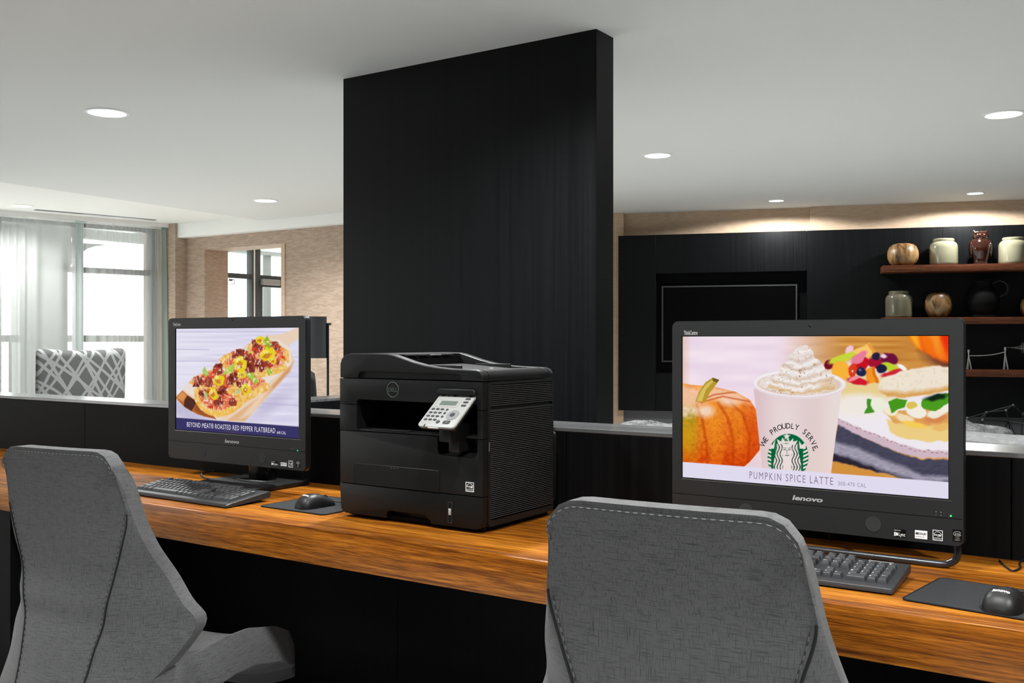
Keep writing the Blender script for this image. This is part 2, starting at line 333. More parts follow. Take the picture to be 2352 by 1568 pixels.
TXT = {}
def text_mesh(s, bold=0.0, shear=0.0, spacing=1.0):
    key = (s, bold, shear, spacing)
    if key not in TXT:
        cu = bpy.data.curves.new('lettering', 'FONT'); cu.body = s; cu.size = 1; cu.offset = bold; cu.shear = shear; cu.space_character = spacing
        cu.align_x = 'LEFT'; cu.resolution_u = 3
        t = bpy.data.objects.new('lettering', cu); COL.objects.link(t); bpy.context.view_layer.update()
        me = bpy.data.meshes.new_from_object(t.evaluated_get(bpy.context.evaluated_depsgraph_get())); bpy.data.objects.remove(t); bpy.data.curves.remove(cu)
        n = len(me.vertices); co = np.empty(n * 3); me.vertices.foreach_get('co', co); co = co.reshape(-1, 3)
        TXT[key] = (co, [tuple(p.vertices) for p in me.polygons]); bpy.data.meshes.remove(me)
    return TXT[key]
def text_into(bm, s, x0, x1, z0, z1, y, bold=0, shear=0, spacing=1.0, fn=None):
    """lettering stretched into the box x0..x1, z0..z1, facing -y; fn maps (x, z) -> 3D point"""
    co, fa = text_mesh(s, bold, shear, spacing); lo = co.min(0); hi = co.max(0)
    X = x0 + (co[:, 0] - lo[0]) / (hi[0] - lo[0]) * (x1 - x0); Z = z0 + (co[:, 1] - lo[1]) / max(1e-6, hi[1] - lo[1]) * (z1 - z0)
    vs = [bm.verts.new(fn(a, b) if fn else (a, y, b)) for a, b in zip(X, Z)]
    for f in fa:
        try: bm.faces.new([vs[i] for i in f])
        except ValueError: pass
    return bm

# ================================================================== THE SETTING
ZC = 2.5; ZT = 2.563; ZD = .74            # main ceiling, raised ceiling bay, desk top
struct('floor', box(nb(), -14, 3.2, -4, 13, -.1, 0), 'floor_tile', 'pale tiled lobby floor', 'floor')

struct('floor_absorber', box(nb(), -4.8, 1.6, 1.55, 2.28, 0, .004), 'absorber', 'unseen dark strip added under the desk to absorb floor bounce', 'absorber')  # unseen dark strip, added to cut light bouncing under the desk
LIGHTS = []
def downlight(p, r, label, watts, spot=150, group='recessed ceiling downlights', z=ZC, blend=.9):
    t = thing('ceiling_light', label, 'light', (p[0], p[1], z), 0, group); LIGHTS.append((p[0], p[1], r, z))
    obj('trim_ring', lathe(nb(), [(r * .86, .002), (r * .88, -.006), (r * 1.0, -.006), (r * 1.04, -.001), (r * 1.04, .0)], 40), 'trim_white', t)
    obj('reflector', lathe(nb(), [(r * .86, .0), (r * .80, .03), (r * .70, .06), (r * .5, .085), (r * .34, .095)], 40), 'reflector', t)
    b = nb()
    for k in range(3):
        a = 2 * PI * k / 3 + .4; ellipsoid(b, (r * .3 * math.cos(a), r * .3 * math.sin(a), .062), (r * .16, r * .16, .03), 12, 8)
    lathe(b, [(0, .094), (r * .34, .094), (r * .3, .088), (0, .086)], 24)
    obj('bulb', b, 'bulb', t)
    ld = bpy.data.lights.new('downlight', 'SPOT'); ld.energy = watts; ld.spot_size = R(spot); ld.spot_blend = blend; ld.shadow_soft_size = r * .6; ld.color = (.985, 1, .985)
    lo = bpy.data.objects.new('lamp_light', ld); COL.objects.link(lo); lo.parent = t; lo.location = (0, 0, -.03)
    return t
downlight(onZ(246, 258, ZC), .118, 'large round downlight in grey ceiling, upper left', DOWNLIGHT_W)
downlight(onZ(610, 460, ZC), .112, 'round downlight in ceiling left of the black column, near the white beam', DOWNLIGHT_W)
downlight(onZ(1510, 356, ZC), .102, 'round downlight in ceiling just right of the black column', DOWNLIGHT_W)
downlight(onZ(2305, 262, ZC), .112, 'large round downlight in ceiling at the far right edge', DOWNLIGHT_W)
downlight(onZ(1783, 460, ZC), .074, 'small bright accent spot above the television', ACCENT_W, 168, 'accent spots at the shelf wall', blend=.12)
downlight(onZ(2240, 443, ZC), .074, 'small bright accent spot above the owl figurine', ACCENT_W, 168, 'accent spots at the shelf wall', blend=.12)
downlight(onZ(52, 472, ZT), .10, 'round downlight in the raised ceiling bay by the curtains', DOWNLIGHT_W, z=ZT)
for i, (x, y, k) in enumerate(((-.75, 1.05, .72), (-2.45, 1.15, .6), (.55, .95, 1.1), (-.5, -1.3, 1.0), (-.4, 2.95, .15), (-2.0, 2.8, 1.25))):  # unseen fill lamps added to brighten desk, chairs and ceiling
    downlight((x, y), .112, ('unseen fill downlight added above the right desk chair', 'unseen fill downlight added above the left desk chair', 'unseen fill downlight added above the right end of the desk', 'unseen fill downlight added just behind the camera', 'unseen fill downlight added above the sofa behind the low partition', 'unseen fill downlight added in front of the black column')[i], DOWNLIGHT_W * k)

# ceiling slabs with the holes of the downlights cut through
def cut_holes(bm_slab, holes, z0, z1, name, m):
    a = obj('slab', bm_slab, m, smooth=0); cb = nb()
    for x, y, r in holes: bmesh.ops.create_cone(cb, cap_ends=True, segments=40, radius1=r, radius2=r, depth=z1 - z0, matrix=Matrix.Translation((x, y, (z0 + z1) / 2)))
    c = obj('cutter', cb, m, smooth=0); md = a.modifiers.new('holes', 'BOOLEAN'); md.object = c; md.operation = 'DIFFERENCE'; md.solver = 'EXACT'
    bpy.context.view_layer.update(); me = bpy.data.meshes.new_from_object(a.evaluated_get(bpy.context.evaluated_depsgraph_get())); me.name = name
    bpy.data.objects.remove(a); bpy.data.objects.remove(c); return me
T1 = onZ(0, 418, ZC); T2 = onZ(530, 496, ZC); T0 = T1 + (T1 - T2) * 3.2
main = prism(nb(), [(3.2, -4), (3.2, 13), (-5.5, 13), (-5.5, 7.7), (-8.42, 7.7), (T2.x, T2.y), (T1.x, T1.y), (T0.x, T0.y)], ZC, ZC + .06, 'xy')
me = cut_holes(main, [(x, y, r * .87) for x, y, r, z in LIGHTS if z == ZC], ZC - .05, ZC + .2, 'ceiling', 'ceiling_paint')
tag(obj('ceiling', me, None), 'flat grey-white main ceiling with round downlights', 'ceiling', kind='structure')
bay = box(nb(), -11.2, -7.2, -4, 7.9, ZT, ZT + .06)
me = cut_holes(bay, [(x, y, r * .87) for x, y, r, z in LIGHTS if z == ZT], ZT - .05, ZT + .2, 'ceiling', 'white_paint')
tag(obj('ceiling', me, None), 'slightly raised white ceiling bay along the curtained window', 'ceiling', kind='structure')
struct('ceiling', box(nb(), -10.2, 3.2, -4, 13, ZC + .24, ZC + .3), 'pure_dark', 'dark floor slab above the suspended ceiling, out of sight', 'ceiling')

# ---------------- left: window wall with sheer curtains
WA = Vector((-10.35, 5.70, 0)); WB = Vector((-9.95, 7.53, 0)); EW = (WB - WA).normalized(); NW = Vector((-EW.y, EW.x, 0))
MW = Matrix(((EW.x, NW.x, 0, WA.x), (EW.y, NW.y, 0, WA.y), (0, 0, 1, 0), (0, 0, 0, 1)))
def hitW(u, v, b): p = onP(u, v, WA + NW * b, NW); return ((p - WA).dot(EW), p.z)
GB = .20
a_m0, a_m1 = hitW(170, 700, GB)[0], hitW(187, 700, GB)[0]; a_r = hitW(354, 700, GB)[0]; z_t = hitW(354, 622, GB)[1]; z_b = hitW(354, 634, GB)[1]
z_h = hitW(250, 518, GB)[1]
aend = hitW(399, 700, .0)[0]
WL = -1.62
win = nb()
box(win, -9.9, aend + .25, GB - .04, GB + .08, z_h, ZT + .02); box(win, a_r + .02, aend + .25, GB - .04, GB + .08, 0, z_h); box(win, WL, aend, GB - .04, GB + .08, 0, .30); box(win, -9.9, WL, GB - .04, GB + .08, 0, z_h)
struct('wall_left', win, 'white_paint', 'white wall around the tall curtained window', M=MW)
wf = nb(); sp = a_m1 - (a_m0 + a_m1) / 2
fr = empty('window_1'); tag(fr, 'tall grey-framed window behind the sheer curtains', 'window', kind='structure'); fr.matrix_basis = MW
for a in (a_r - .03, (a_m0 + a_m1) / 2): bxo('mullion', 'frame_grey', fr, a - .045, a + .045, GB - .05, GB + .06, .3, z_h, .004)
pitch = a_r - .03 - (a_m0 + a_m1) / 2
for k in range(1, 2): bxo('mullion', 'frame_grey', fr, (a_m0 + a_m1) / 2 - pitch * k - .045, (a_m0 + a_m1) / 2 - pitch * k + .045, GB - .05, GB + .06, .3, z_h, .004)
bxo('transom', 'frame_grey', fr, WL, a_r, GB - .045, GB + .05, z_b, z_t, .004)
bxo('head_rail', 'frame_grey', fr, WL, a_r, GB - .045, GB + .05, z_h - .05, z_h, .004)
bxo('sill_rail', 'frame_grey', fr, WL, a_r, GB - .045, GB + .05, .3, .36, .004)
for k in range(2):
    a1 = a_r - .03 - pitch * k; a0 = a1 - pitch
    bxo('pane', 'clear_glass', fr, a0 + .04, a1 - .04, GB - .004, GB + .004, .36, z_b); bxo('pane', 'clear_glass', fr, a0 + .04, a1 - .04, GB - .004, GB + .004, z_t, z_h - .05)
bxo('curtain_track', 'trim_white', None, WL - .2, aend + .05, -.03, .03, ZT - .045, ZT).matrix_basis = MW
tag(bpy.data.objects['curtain_track'], 'grey curtain track fixed under the raised ceiling bay', 'curtain track')
sl = bxo('air_diffuser', 'panel_grey', None, hitW(80, 478, -.28)[0], hitW(356, 501, -.28)[0], -.32, -.25, ZT - .006, ZT + .001); sl.matrix_basis = MW
tag(sl, 'long slot air diffuser in the raised ceiling beside the curtain track', 'vent')
rr = random.Random(4)
def curtain(name, a0, a1, label, m, wl=.085, amp=.028, zb=.02, flare=0.0, edge=None):
    n = int((a1 - a0) / .012); ph = [0.0]
    for i in range(n): ph.append(ph[-1] + .012 / wl * 2 * PI * (1 + .45 * math.sin(i * .071 + a0 * 5) + .3 * math.sin(i * .023)))
    zs = [ZT - .05, ZT - .14, 1.6, .9, zb]
    P = [[(a0 + .012 * i + flare * (ZT - z) * i / n, amp * math.sin(ph[i]) * (.55 if j == 0 else .8 if j == 1 else 1) + .006 * math.sin(i * .21 + j), z) for i in range(n + 1)] for j, z in enumerate(zs)]
    t = thing(name, label, 'curtain', group='curtains at the tall window'); t.matrix_basis = MW
    obj('drape', grid(nb(), P), m, t, smooth=180)
    b = nb(); box(b, a0, a1, -.012, .012, ZT - .07, ZT - .045); obj('heading_tape', b, m, t)
    return t
a_c = hitW(186, 700, 0)[0]; a_e = hitW(374, 700, 0)[0]
curtain('sheer_curtain', WL - .1, a_c - .06, 'sheer white curtain left of the window mullion', 'sheer_white')
curtain('sheer_curtain', a_c + .05, a_e - .02, 'sheer white curtain between the mullion and the grey-green drape', 'sheer_white')
curtain('sheer_curtain', a_c - .055, a_c + .045, 'narrow grey-green curtain edge hanging at the window mullion', 'sheer_pale', .05, .02)
curtain('side_drape', a_e - .015, hitW(396, 560, 0)[0], 'grey-green drape gathered at the right end of the window', 'sheer_teal', .07, .035, flare=.035)
# outside: porch with soffit beam, post, railing
po = thing('porch', 'grey porch with beam and post outside the curtained window', 'porch'); po.matrix_basis = MW
zb0 = hitW(300, 566, 2.4)[1]; zb1 = hitW(300, 545, 2.4)[1]
bxo('soffit', 'outside_grey', po, -9, 1.6, .5, 2.6, zb1 + .35, zb1 + .45); bxo('beam', 'outside_grey', po, -9, 1.6, 2.35, 2.6, zb0, zb1 + .35)
pa = hitW(95, 700, 2.4)[0]; bxo('post', 'outside_grey', po, pa - .30, pa + .30, 2.3, 2.65, 0, zb0)
for s in (-1, 1):
    ar = nb()
    pts = [(pa + s * .3, zb0)] + [(pa + s * (.3 + .55 * (1 - math.cos(R(a)))), zb0 - .55 + .55 * math.sin(R(a))) for a in range(0, 91, 15)]
    prism(ar, pts, 2.35, 2.6)
    obj('arch_bracket', ar, 'outside_grey', po)
bxo('deck_boards', 'deck', po, -9, 1.6, .4, 3, -.1, .02)
rl = thing('railing', 'pale picket railing on the porch outside the window', 'railing'); rl.matrix_basis = MW
zr = hitW(300, 770, 2.2)[1]; bxo('top_rail', 'railing_paint', rl, -9, 6, 2.15, 2.22, zr - .09, zr, .005); bxo('bottom_rail', 'railing_paint', rl, -9, 6, 2.16, 2.21, .3, .36, .005)
for k in range(34): bxo('picket', 'railing_paint', rl, -3.0 + k * .13, -2.97 + k * .13, 2.17, 2.2, .3, zr - .05)

# ---------------- tan wall with the opening to the vestibule, white beam in front
YW = 7.65; XJ0 = -9.47; XJ1 = onY(648, 640, YW).x; ZO = onY(648, 559, YW).z; YB = 7.995
tw = nb(); box(tw, -10.2, XJ0, YW, YB, 0, ZT); box(tw, XJ1, -5.2, YW, YB, 0, ZT); box(tw, XJ0, XJ1, YW, YB, ZO, ZT)
struct('wall_back', tw, 'wallpaper_tan', 'tan textured wall with the opening beside the window')
struct('trim_1', box(nb(), XJ1 - .004, XJ1 + .05, YW - .012, YW + .02, 0, ZO + .0), 'wallpaper_pale', 'pale corner guard on the right jamb of the wall opening', 'trim')
struct('wall_corner', box(nb(), -10.4, onY(427, 640, YW).x, 7.50, YW + .05, 0, ZT), 'wallpaper_tan', 'narrow tan wall return between curtain and opening')
struct('trim_2', box(nb(), -9.825, -5.2, 7.53, YW + .02, 2.395, ZT + .01, .003), 'white_paint', 'white ceiling beam along the tan wall', 'beam')
struct('wall_return', box(nb(), -5.3, -5.2, YB - .02, 9.5, 0, ZC), 'wallpaper_tan', 'tan return wall hidden behind the black column')
# vestibule beyond the opening with its glazed storefront
XV = -10.6
vs = thing('storefront', 'grey framed storefront glazing with a door seen through the wall opening', 'window'); vs['kind'] = 'structure'; vs.name = 'window_2'
def vY(u): return onX(u, 640, XV).y
zr1 = onX(560, 629, XV).z; zr0 = onX(560, 640, XV).z
for nm, u0, u1 in (('mullion', 573, 593), ('mullion', 470, 478), ('mullion', 668, 684)): bxo(nm, 'frame_dark', vs, XV - .06, XV + .05, vY(u0), vY(u1), 0, 2.6, .004)
bxo('transom', 'frame_dark', vs, XV - .05, XV + .04, 7.9, 12, zr0, zr1, .004)
bxo('door_head', 'frame_dark', vs, XV - .04, XV + .045, vY(592), vY(668), onX(620, 660, XV).z, zr0, .004)
bxo('door_stile', 'frame_dark', vs, XV - .03, XV + .04, vY(592), vY(599), 0, onX(620, 660, XV).z, .004)
bxo('door_closer', 'panel_white', vs, XV + .045, XV + .11, vY(592), vY(632), onX(610, 655, XV).z, onX(610, 642, XV).z, .006)
bxo('thin_mullion', 'trim_white', vs, XV + .05, XV + .06, vY(577), vY(579), 0, 2.6)
for y0, y1, z0, z1 in ((vY(478), vY(573), zr1, 2.6), (vY(478), vY(573), 0, zr0), (vY(593), vY(668), zr1, 2.6), (vY(599), vY(668), 0, onX(620, 660, XV).z)): bxo('pane', 'clear_glass', vs, XV - .003, XV + .003, y0, y1, z0, z1)
st = nb()
for y0, y1, z0, z1 in ((vY(525), vY(537), onX(530, 642, XV).z, onX(530, 640, XV).z), (vY(536), vY(537.5), onX(530, 652, XV).z, onX(530, 640, XV).z), (vY(525), vY(537), onX(530, 653, XV).z, onX(530, 651.5, XV).z), (vY(525), vY(534), onX(530, 645.5, XV).z, onX(530, 642, XV).z)): box(st, XV + .004, XV + .006, y0, y1, z0, z1)
obj('glass_sticker', st, 'panel_grey', vs)
vm = cut_holes(box(nb(), -10.7, -5.0, YB, 12, 2.44, 2.5), [(-8.9, 9.5, .087)], 2.4, 2.6, 'ceiling_vestibule', 'white_paint'); tag(obj('ceiling_vestibule', vm, None), 'white vestibule ceiling beyond the wall opening', 'ceiling', kind='structure')
struct('wall_vestibule', box(nb(), -7.6, -7.5, YB, 12, 0, 2.44), 'wallpaper_tan', 'tan vestibule wall beyond the opening')
struct('wall_far', box(nb(), -10.7, -5.0, 12, 12.1, 0, 2.5), 'wallpaper_tan', 'tan far end wall of the vestibule')
downlight((-8.9, 9.5), .10, 'unseen fill downlight added in the vestibule ceiling, above the opening', DOWNLIGHT_W, z=2.44)  # added lamp, out of sight, brightens the jamb of the opening
pv = thing('porch_roof', 'grey porch roof edge outside the storefront glazing', 'roof')
bxo('roof_edge', 'outside_grey', pv, XV - 2.2, XV - 2.0, 6.5, 16, onX(600, 585, XV - 2.1).z, 3.3); bxo('roof_post', 'outside_grey', pv, XV - 2.2, XV - 2.1, onX(613, 640, XV - 2.1).y, onX(623, 640, XV - 2.1).y, 0, 3.0)

# ---------------- black column panel and low partitions
cp = empty('wall_column'); tag(cp, 'tall black veneered column panel rising to the ceiling', 'column', kind='structure')
CX0, CX1, CY0, CY1 = -3.507, -2.06, 3.688, 3.838
obj('panel', box(nb(), CX0, CX1 - .002, CY0, CY0 + .02, 0, ZC), 'black_veneer', cp)
obj('panel', box(nb(), CX1 - .02, CX1, CY0 + .001, CY1, 0, ZC), 'black_veneer', cp)
obj('core', box(nb(), CX0 + .002, CX1 - .021, CY0 + .021, CY1, 0, ZC), 'black_veneer', cp)
YP = 2.28; YPB = 2.45; ZP = .96
lp = empty('wall_low'); tag(lp, 'low black partition wall with a grey laminate ledge behind the desk', 'partition', kind='structure')
XS = [-9.0, -4.9, onY(195, 960, YP).x, -1.95, onY(1299, 1000, YP).x, onY(1544.5, 1000, YP).x, -.30, .55, 1.6]
for a, b in zip(XS, XS[1:]): bxo('panel', 'black_veneer_dull', lp, a + .0012, b - .0012, YP, YP + .02, .0, ZP - .012, .0008, 1)
bxo('core', 'pure_dark', lp, XS[0], XS[-1], YP + .021, YPB - .012, 0, ZP - .013)
bxo('back_panel', 'black_veneer_dull', lp, XS[0], XS[-1], YPB - .012, YPB, 0, ZP - .012)
bxo('ledge', 'ledge_laminate', lp, XS[0], XS[-1], YP - .001, YPB + .001, ZP - .0115, ZP, .0015, 1)
lq = empty('wall_spur'); tag(lq, 'short black partition spur running back to the column, grey top', 'partition', kind='structure')
bxo('panel', 'black_veneer_dull', lq, -2.98, -2.83, YPB + .002, CY0 - .002, 0, ZP - .012); bxo('ledge', 'ledge_laminate', lq, -2.981, -2.829, YPB + .002, CY0 - .002, ZP - .0115, ZP, .0015, 1)

# ---------------- shelf wall (turned against the rest of the room)
SA = R(18.5); SO = Vector((-4.81, 9.24, 0)); ES = Vector((math.cos(SA), math.sin(SA), 0)); NS = Vector((math.sin(SA), -math.cos(SA), 0))
MS = Matrix.Translation(SO) @ Matrix.Rotation(SA, 4, 'Z')
def hitS(u, v, b): p = onP(u, v, SO + NS * b, NS); return ((p - SO).dot(ES), p.z)
wl = nb(); aj = hitS(1860, 500, .0)[0]; box(wl, -.4, aj, 0, .15, 0, ZC); box(wl, aj, 8.6, -.05, .15, 0, ZC)
struct('wall_right_back', wl, 'wallpaper_pale', 'tan upper wall above the black shelf panelling', M=MS)
ap = hitS(1432, 520, .1)[0]
struct('wall_pier', box(nb(), -1.2, ap, -.1, .2, 0, ZC), 'wallpaper_pale', 'pale wallpapered pier left of the black panelling', M=MS)
PB = .2
a0 = hitS(1420, 600, PB)[0]; zt = hitS(1420, 541.5, PB)[1]; zb = hitS(1420, 942, PB)[1]
ra0, rz1 = hitS(1506, 628, PB); ra1 = hitS(1853, 621, PB)[0]; rz0 = hitS(1506, 856, PB)[1]; s1 = hitS(1565, 580, PB)[0]
pn = empty('wall_panelling'); tag(pn, 'black stained wall panelling with a television recess and walnut shelves', 'panelling', kind='structure'); pn.matrix_basis = MS
def panel(x0, x1, z0, z1): bxo('panel', 'black_veneer', pn, x0 + .001, x1 - .001, -PB, -.052, z0 + .001, z1 - .001, .001, 1)
panel(a0, ra0, zb, zt); panel(ra0, s1, rz1, zt); panel(s1, ra1, rz1, zt); panel(ra0, ra1, zb, rz0); panel(ra1, ra1 + 1.22, zb, zt); panel(ra1 + 1.22, ra1 + 2.44, zb, zt); panel(ra1 + 2.44, 8.5, zb, zt)
bxo('recess_back', 'black_veneer_dull', pn, ra0 - .02, ra1 + .02, -.051, -.05, rz0 - .02, rz1 + .02)
struct('wall_base', box(nb(), ap + .002, 8.6, -.06, -.051, 0, zb), 'lower_wall', 'grey lower wall under the black panelling', M=MS)
struct('wall_rear', box(nb(), -10.9, 3.2, -4.1, -4, 0, 2.8), 'rear_wall_paint', 'plain wall behind the camera')
struct('wall_right', box(nb(), 3.2, 3.3, -4, 13, 0, 2.8), 'rear_wall_paint', 'plain right hand wall outside the view')
struct('wall_end', box(nb(), -5.3, 3.2, 13, 13.1, 0, 2.8), 'rear_wall_paint', 'plain end wall hidden behind the shelf wall')

# ================================================================== SHELF WALL OBJECTS
def sth(name, label, cat_, u, v, b, group=None):
    """thing standing on the shelf wall frame; returns empty whose origin is the base point"""
    a, z = hitS(u, v, b); t = thing(name, label, cat_, group=group); t.matrix_basis = MS @ Matrix.Translation((a, -b, z)); return t, F / ((SO + ES * a + NS * b - CAM).dot(AX))
tv = thing('television', 'flat black television set into the wall recess', 'television'); tv.matrix_basis = MS
ta0, tz1 = hitS(1520, 657, .12); ta1 = hitS(1831, 652, .12)[0]; tz0 = hitS(1520, 831, .12)[1]; q = .014
obj('bezel', ring(nb(), [(ta0, tz0), (ta1, tz0), (ta1, tz1), (ta0, tz1)], [(ta0 + q, tz0 + q), (ta1 - q, tz0 + q), (ta1 - q, tz1 - q), (ta0 + q, tz1 - q)], -.125, -.10), 'tv_bezel', tv)
bxo('screen', 'tv_black', tv, ta0 + q * .8, ta1 - q * .8, -.119, -.112, tz0 + q * .8, tz1 - q * .8); bxo('back_case', 'pure_dark', tv, ta0 + .05, ta1 - .05, -.112, -.07, tz0 + .05, tz1 - .05, .01); bxo('wall_bracket', 'pure_dark', tv, ta0 + .4, ta1 - .4, -.07, -.051, tz0 + .2, tz1 - .2)
SB = .48; sx0 = hitS(2028, 610, SB)[0]; SHZ = []
for i, (v0, v1, u, lab) in enumerate(((609.7, 625, 2028, 'top walnut shelf holding the owl and pale jars'), (728, 743.6, 2222, 'middle walnut shelf holding the dark jar and wooden vase'), (848.5, 865, 2222, 'bottom walnut shelf holding the rope trestle ornament'))):
    z1 = hitS(u, v0, SB)[1]; z0 = hitS(u, v1, SB)[1]; SHZ.append(z1)
    s = obj('wall_shelf', box(nb(), sx0, 8.0, -SB, -PB - .001, z0, z1, .003), 'shelf_walnut', M=MS); tag(s, lab, 'shelf', 'walnut wall shelves')
ob = .34
def on_shelf(u, i):
    d = ray(u, 700); p = onP(u, 700, SO + NS * ob, NS); a = (p - SO).dot(ES); return MS @ Matrix.Translation((a, -ob, SHZ[i])), F / ((p - CAM).dot(AX))
def jar(u, i, wpx, hpx, m, label, band=True):
    M, s = on_shelf(u, i); r = wpx / 2 / s; h = hpx / s; t = thing('stoneware_jar', label, 'jar', group='stoneware jars on the shelves'); t.matrix_basis = M
    prof = [(0, 0), (r * .93, 0), (r * .98, h * .03), (r, h * .1), (r, h * .66), (r * .97, h * .76), (r * .88, h * .84), (r * .76, h * .88), (r * .72, h * .90)]
    obj('body', lathe(nb(), prof + [(r * .66, h * .90), (r * .66, h * .3)], 40), m, t)
    obj('neck_ring', lathe(nb(), [(r * .70, h * .895), (r * .74, h * .90), (r * .76, h * .93), (r * .76, h * .975), (r * .72, h), (r * .66, h), (r * .64, h * .97), (r * .64, h * .6)], 40), m, t)
jar(2167.5, 0, 61, 61, 'jar_glaze', 'cream stoneware jar on the top shelf beside the owl, left of it'); jar(2327, 0, 62, 61, 'jar_glaze', 'cream stoneware jar on the top shelf at the right frame edge'); jar(2064.5, 1, 59, 61, 'jar_glaze_dark', 'grey-green streaked stoneware jar on the middle shelf')
def vase(u, i, wpx, hpx, m, label, rz):
    M, s = on_shelf(u, i); r = wpx / 2 / s; h = hpx / s; t = thing('wooden_vase', label, 'vase', group='round wooden vases on the shelves'); t.matrix_basis = M @ Matrix.Rotation(rz, 4, 'Z')
    prof = [(0, 0), (r * .5, 0), (r * .66, h * .03), (r * .84, h * .14), (r * .97, h * .33), (r, h * .5), (r * .97, h * .68), (r * .86, h * .85), (r * .68, h * .95), (r * .42, h), (r * .3, h * .985), (r * .26, h * .9), (r * .24, h * .6)]
    obj('body', lathe(nb(), prof, 40), m, t); obj('foot', lathe(nb(), [(0, 0), (r * .52, 0), (r * .52, h * .012), (0, h * .012)], 32), m, t)
vase(2074, 0, 68, 52, 'burl_pale', 'squat pale burl wood vase with a dark knot on the top shelf', .4); vase(2155.5, 1, 59, 57, 'burl_brown', 'round mottled wooden vase on the middle shelf', 2.2); vase(2372, 1, 52, 46, 'burl_brown', 'round wooden vase cut by the right frame edge, middle shelf', 4)
# owl
M, s = on_shelf(2252, 0); k = 1 / s; t = thing('owl_figurine', 'glossy brown ceramic owl figurine on the top shelf', 'figurine'); t.matrix_basis = M
obj('body', lathe(nb(), [(0, 0), (14 * k, 0), (16 * k, 3 * k), (15 * k, 8 * k), (17 * k, 16 * k), (22 * k, 30 * k), (23.5 * k, 42 * k), (21 * k, 52 * k), (16 * k, 59 * k), (12 * k, 62 * k), (0, 62 * k)], 32, 1, .85), 'owl_glaze', t)
b = nb(); ellipsoid(b, (0, 0, 65 * k), (17 * k, 14 * k, 12 * k))
for sx in (-1, 1): bmesh.ops.create_cone(b, cap_ends=True, segments=12, radius1=6 * k, radius2=.6 * k, depth=12 * k, matrix=Matrix.Translation((sx * 12.5 * k, -2 * k, 75 * k)) @ Matrix.Rotation(sx * .5, 4, 'Y'))
box(b, -12 * k, 12 * k, -10 * k, 2 * k, 69 * k, 76 * k, 2 * k); obj('head', b, 'owl_glaze', t)
for sx in (-1, 1):
    b = nb(); ellipsoid(b, (sx * 7 * k, -12 * k, 66 * k), (5 * k, 3 * k, 5 * k)); obj('eye', b, 'owl_glaze', t)
    b = nb(); ellipsoid(b, (sx * 20 * k, 1 * k, 36 * k), (5 * k, 13 * k, 20 * k)); obj('wing', b, 'owl_glaze', t)
    b = nb()
    for j in (-1, 0, 1): ellipsoid(b, (sx * 7 * k + j * 3 * k, -13 * k, 2 * k), (1.8 * k, 4 * k, 2 * k), 8, 6)
    obj('foot', b, 'owl_glaze', t)
b = nb(); bmesh.ops.create_cone(b, cap_ends=True, segments=8, radius1=2.6 * k, radius2=.3 * k, depth=7 * k, matrix=Matrix.Translation((0, -15 * k, 62 * k)) @ Matrix.Rotation(R(150), 4, 'X')); obj('beak', b, 'owl_glaze', t)
# black pitcher on the middle shelf, standing on a thin dark tray
M, s = on_shelf(2258, 1); k = 1 / s; t = thing('black_pitcher', 'matte black pitcher with a handle, barely visible on the middle shelf', 'pitcher'); t.matrix_basis = M
obj('body', lathe(nb(), [(0, 6 * k), (20 * k, 6 * k), (32 * k, 18 * k), (36 * k, 36 * k), (33 * k, 54 * k), (22 * k, 68 * k), (18 * k, 78 * k), (20 * k, 84 * k), (17 * k, 83 * k), (15 * k, 70 * k)], 32, 1, .8), 'pure_dark', t)
obj('handle', tube(nb(), cat([(20 * k, 0, 78 * k), (36 * k, 0, 84 * k), (50 * k, 0, 74 * k), (50 * k, 0, 56 * k), (34 * k, 0, 46 * k)], 6), 2.4 * k, 8), 'black_plastic', t)
obj('tray', box(nb(), -24 * k, 24 * k, -14 * k, 14 * k, 0, 6 * k, k), 'black_plastic', t)
# rope trestle ornament and glass bottle on the bottom shelf
M, s = on_shelf(2266, 2); k = 1 / s; t = thing('rope_trestle', 'small white trestle ornament with a sagging rope on the bottom shelf', 'ornament'); t.matrix_basis = M
for x0, h in ((-38 * k, 45 * k), (39 * k, 51 * k)):
    for dx, dy in ((-4, -5), (5, -5), (0, 7)): obj('leg', tube(nb(), [(x0 + dx * k, dy * k, 0), (x0, 0, h * .7), (x0, 0, h)], [1.7 * k, 1.3 * k, 1.5 * k], 8), 'cotton_white', t)
    obj('post_cap', tube(nb(), [(x0, 0, h - 7 * k), (x0, 0, h)], 2.3 * k, 8), 'cotton_white', t)
obj('rope', tube(nb(), cat([(-38 * k, 0, 31 * k), (-12 * k, 0, 31.5 * k), (14 * k, 0, 34 * k), (39 * k, 0, 40 * k)], 8), 1.1 * k, 6), 'cotton_white', t)
M2, _ = on_shelf(2322, 2); t = thing('glass_bottle', 'clear glass bottle resting in the end of the rope trestle', 'bottle'); t.matrix_basis = M2 @ Matrix.Translation((8 * k, 0, 50 * k)) @ Matrix.Rotation(R(90), 4, 'Y')
obj('glass', lathe(nb(), [(2 * k, -16 * k), (2.4 * k, -14 * k), (2.2 * k, -8 * k), (8 * k, 8 * k), (12 * k, 15 * k), (12 * k, 17 * k), (10.5 * k, 17 * k), (10 * k, 15 * k), (1.4 * k, -8 * k)], 24), 'clear_glass', t)
obj('rim', lathe(nb(), [(12.3 * k, 15 * k), (12.8 * k, 16 * k), (12.3 * k, 17.4 * k), (11 * k, 17 * k)], 24), 'lcd_green', t)
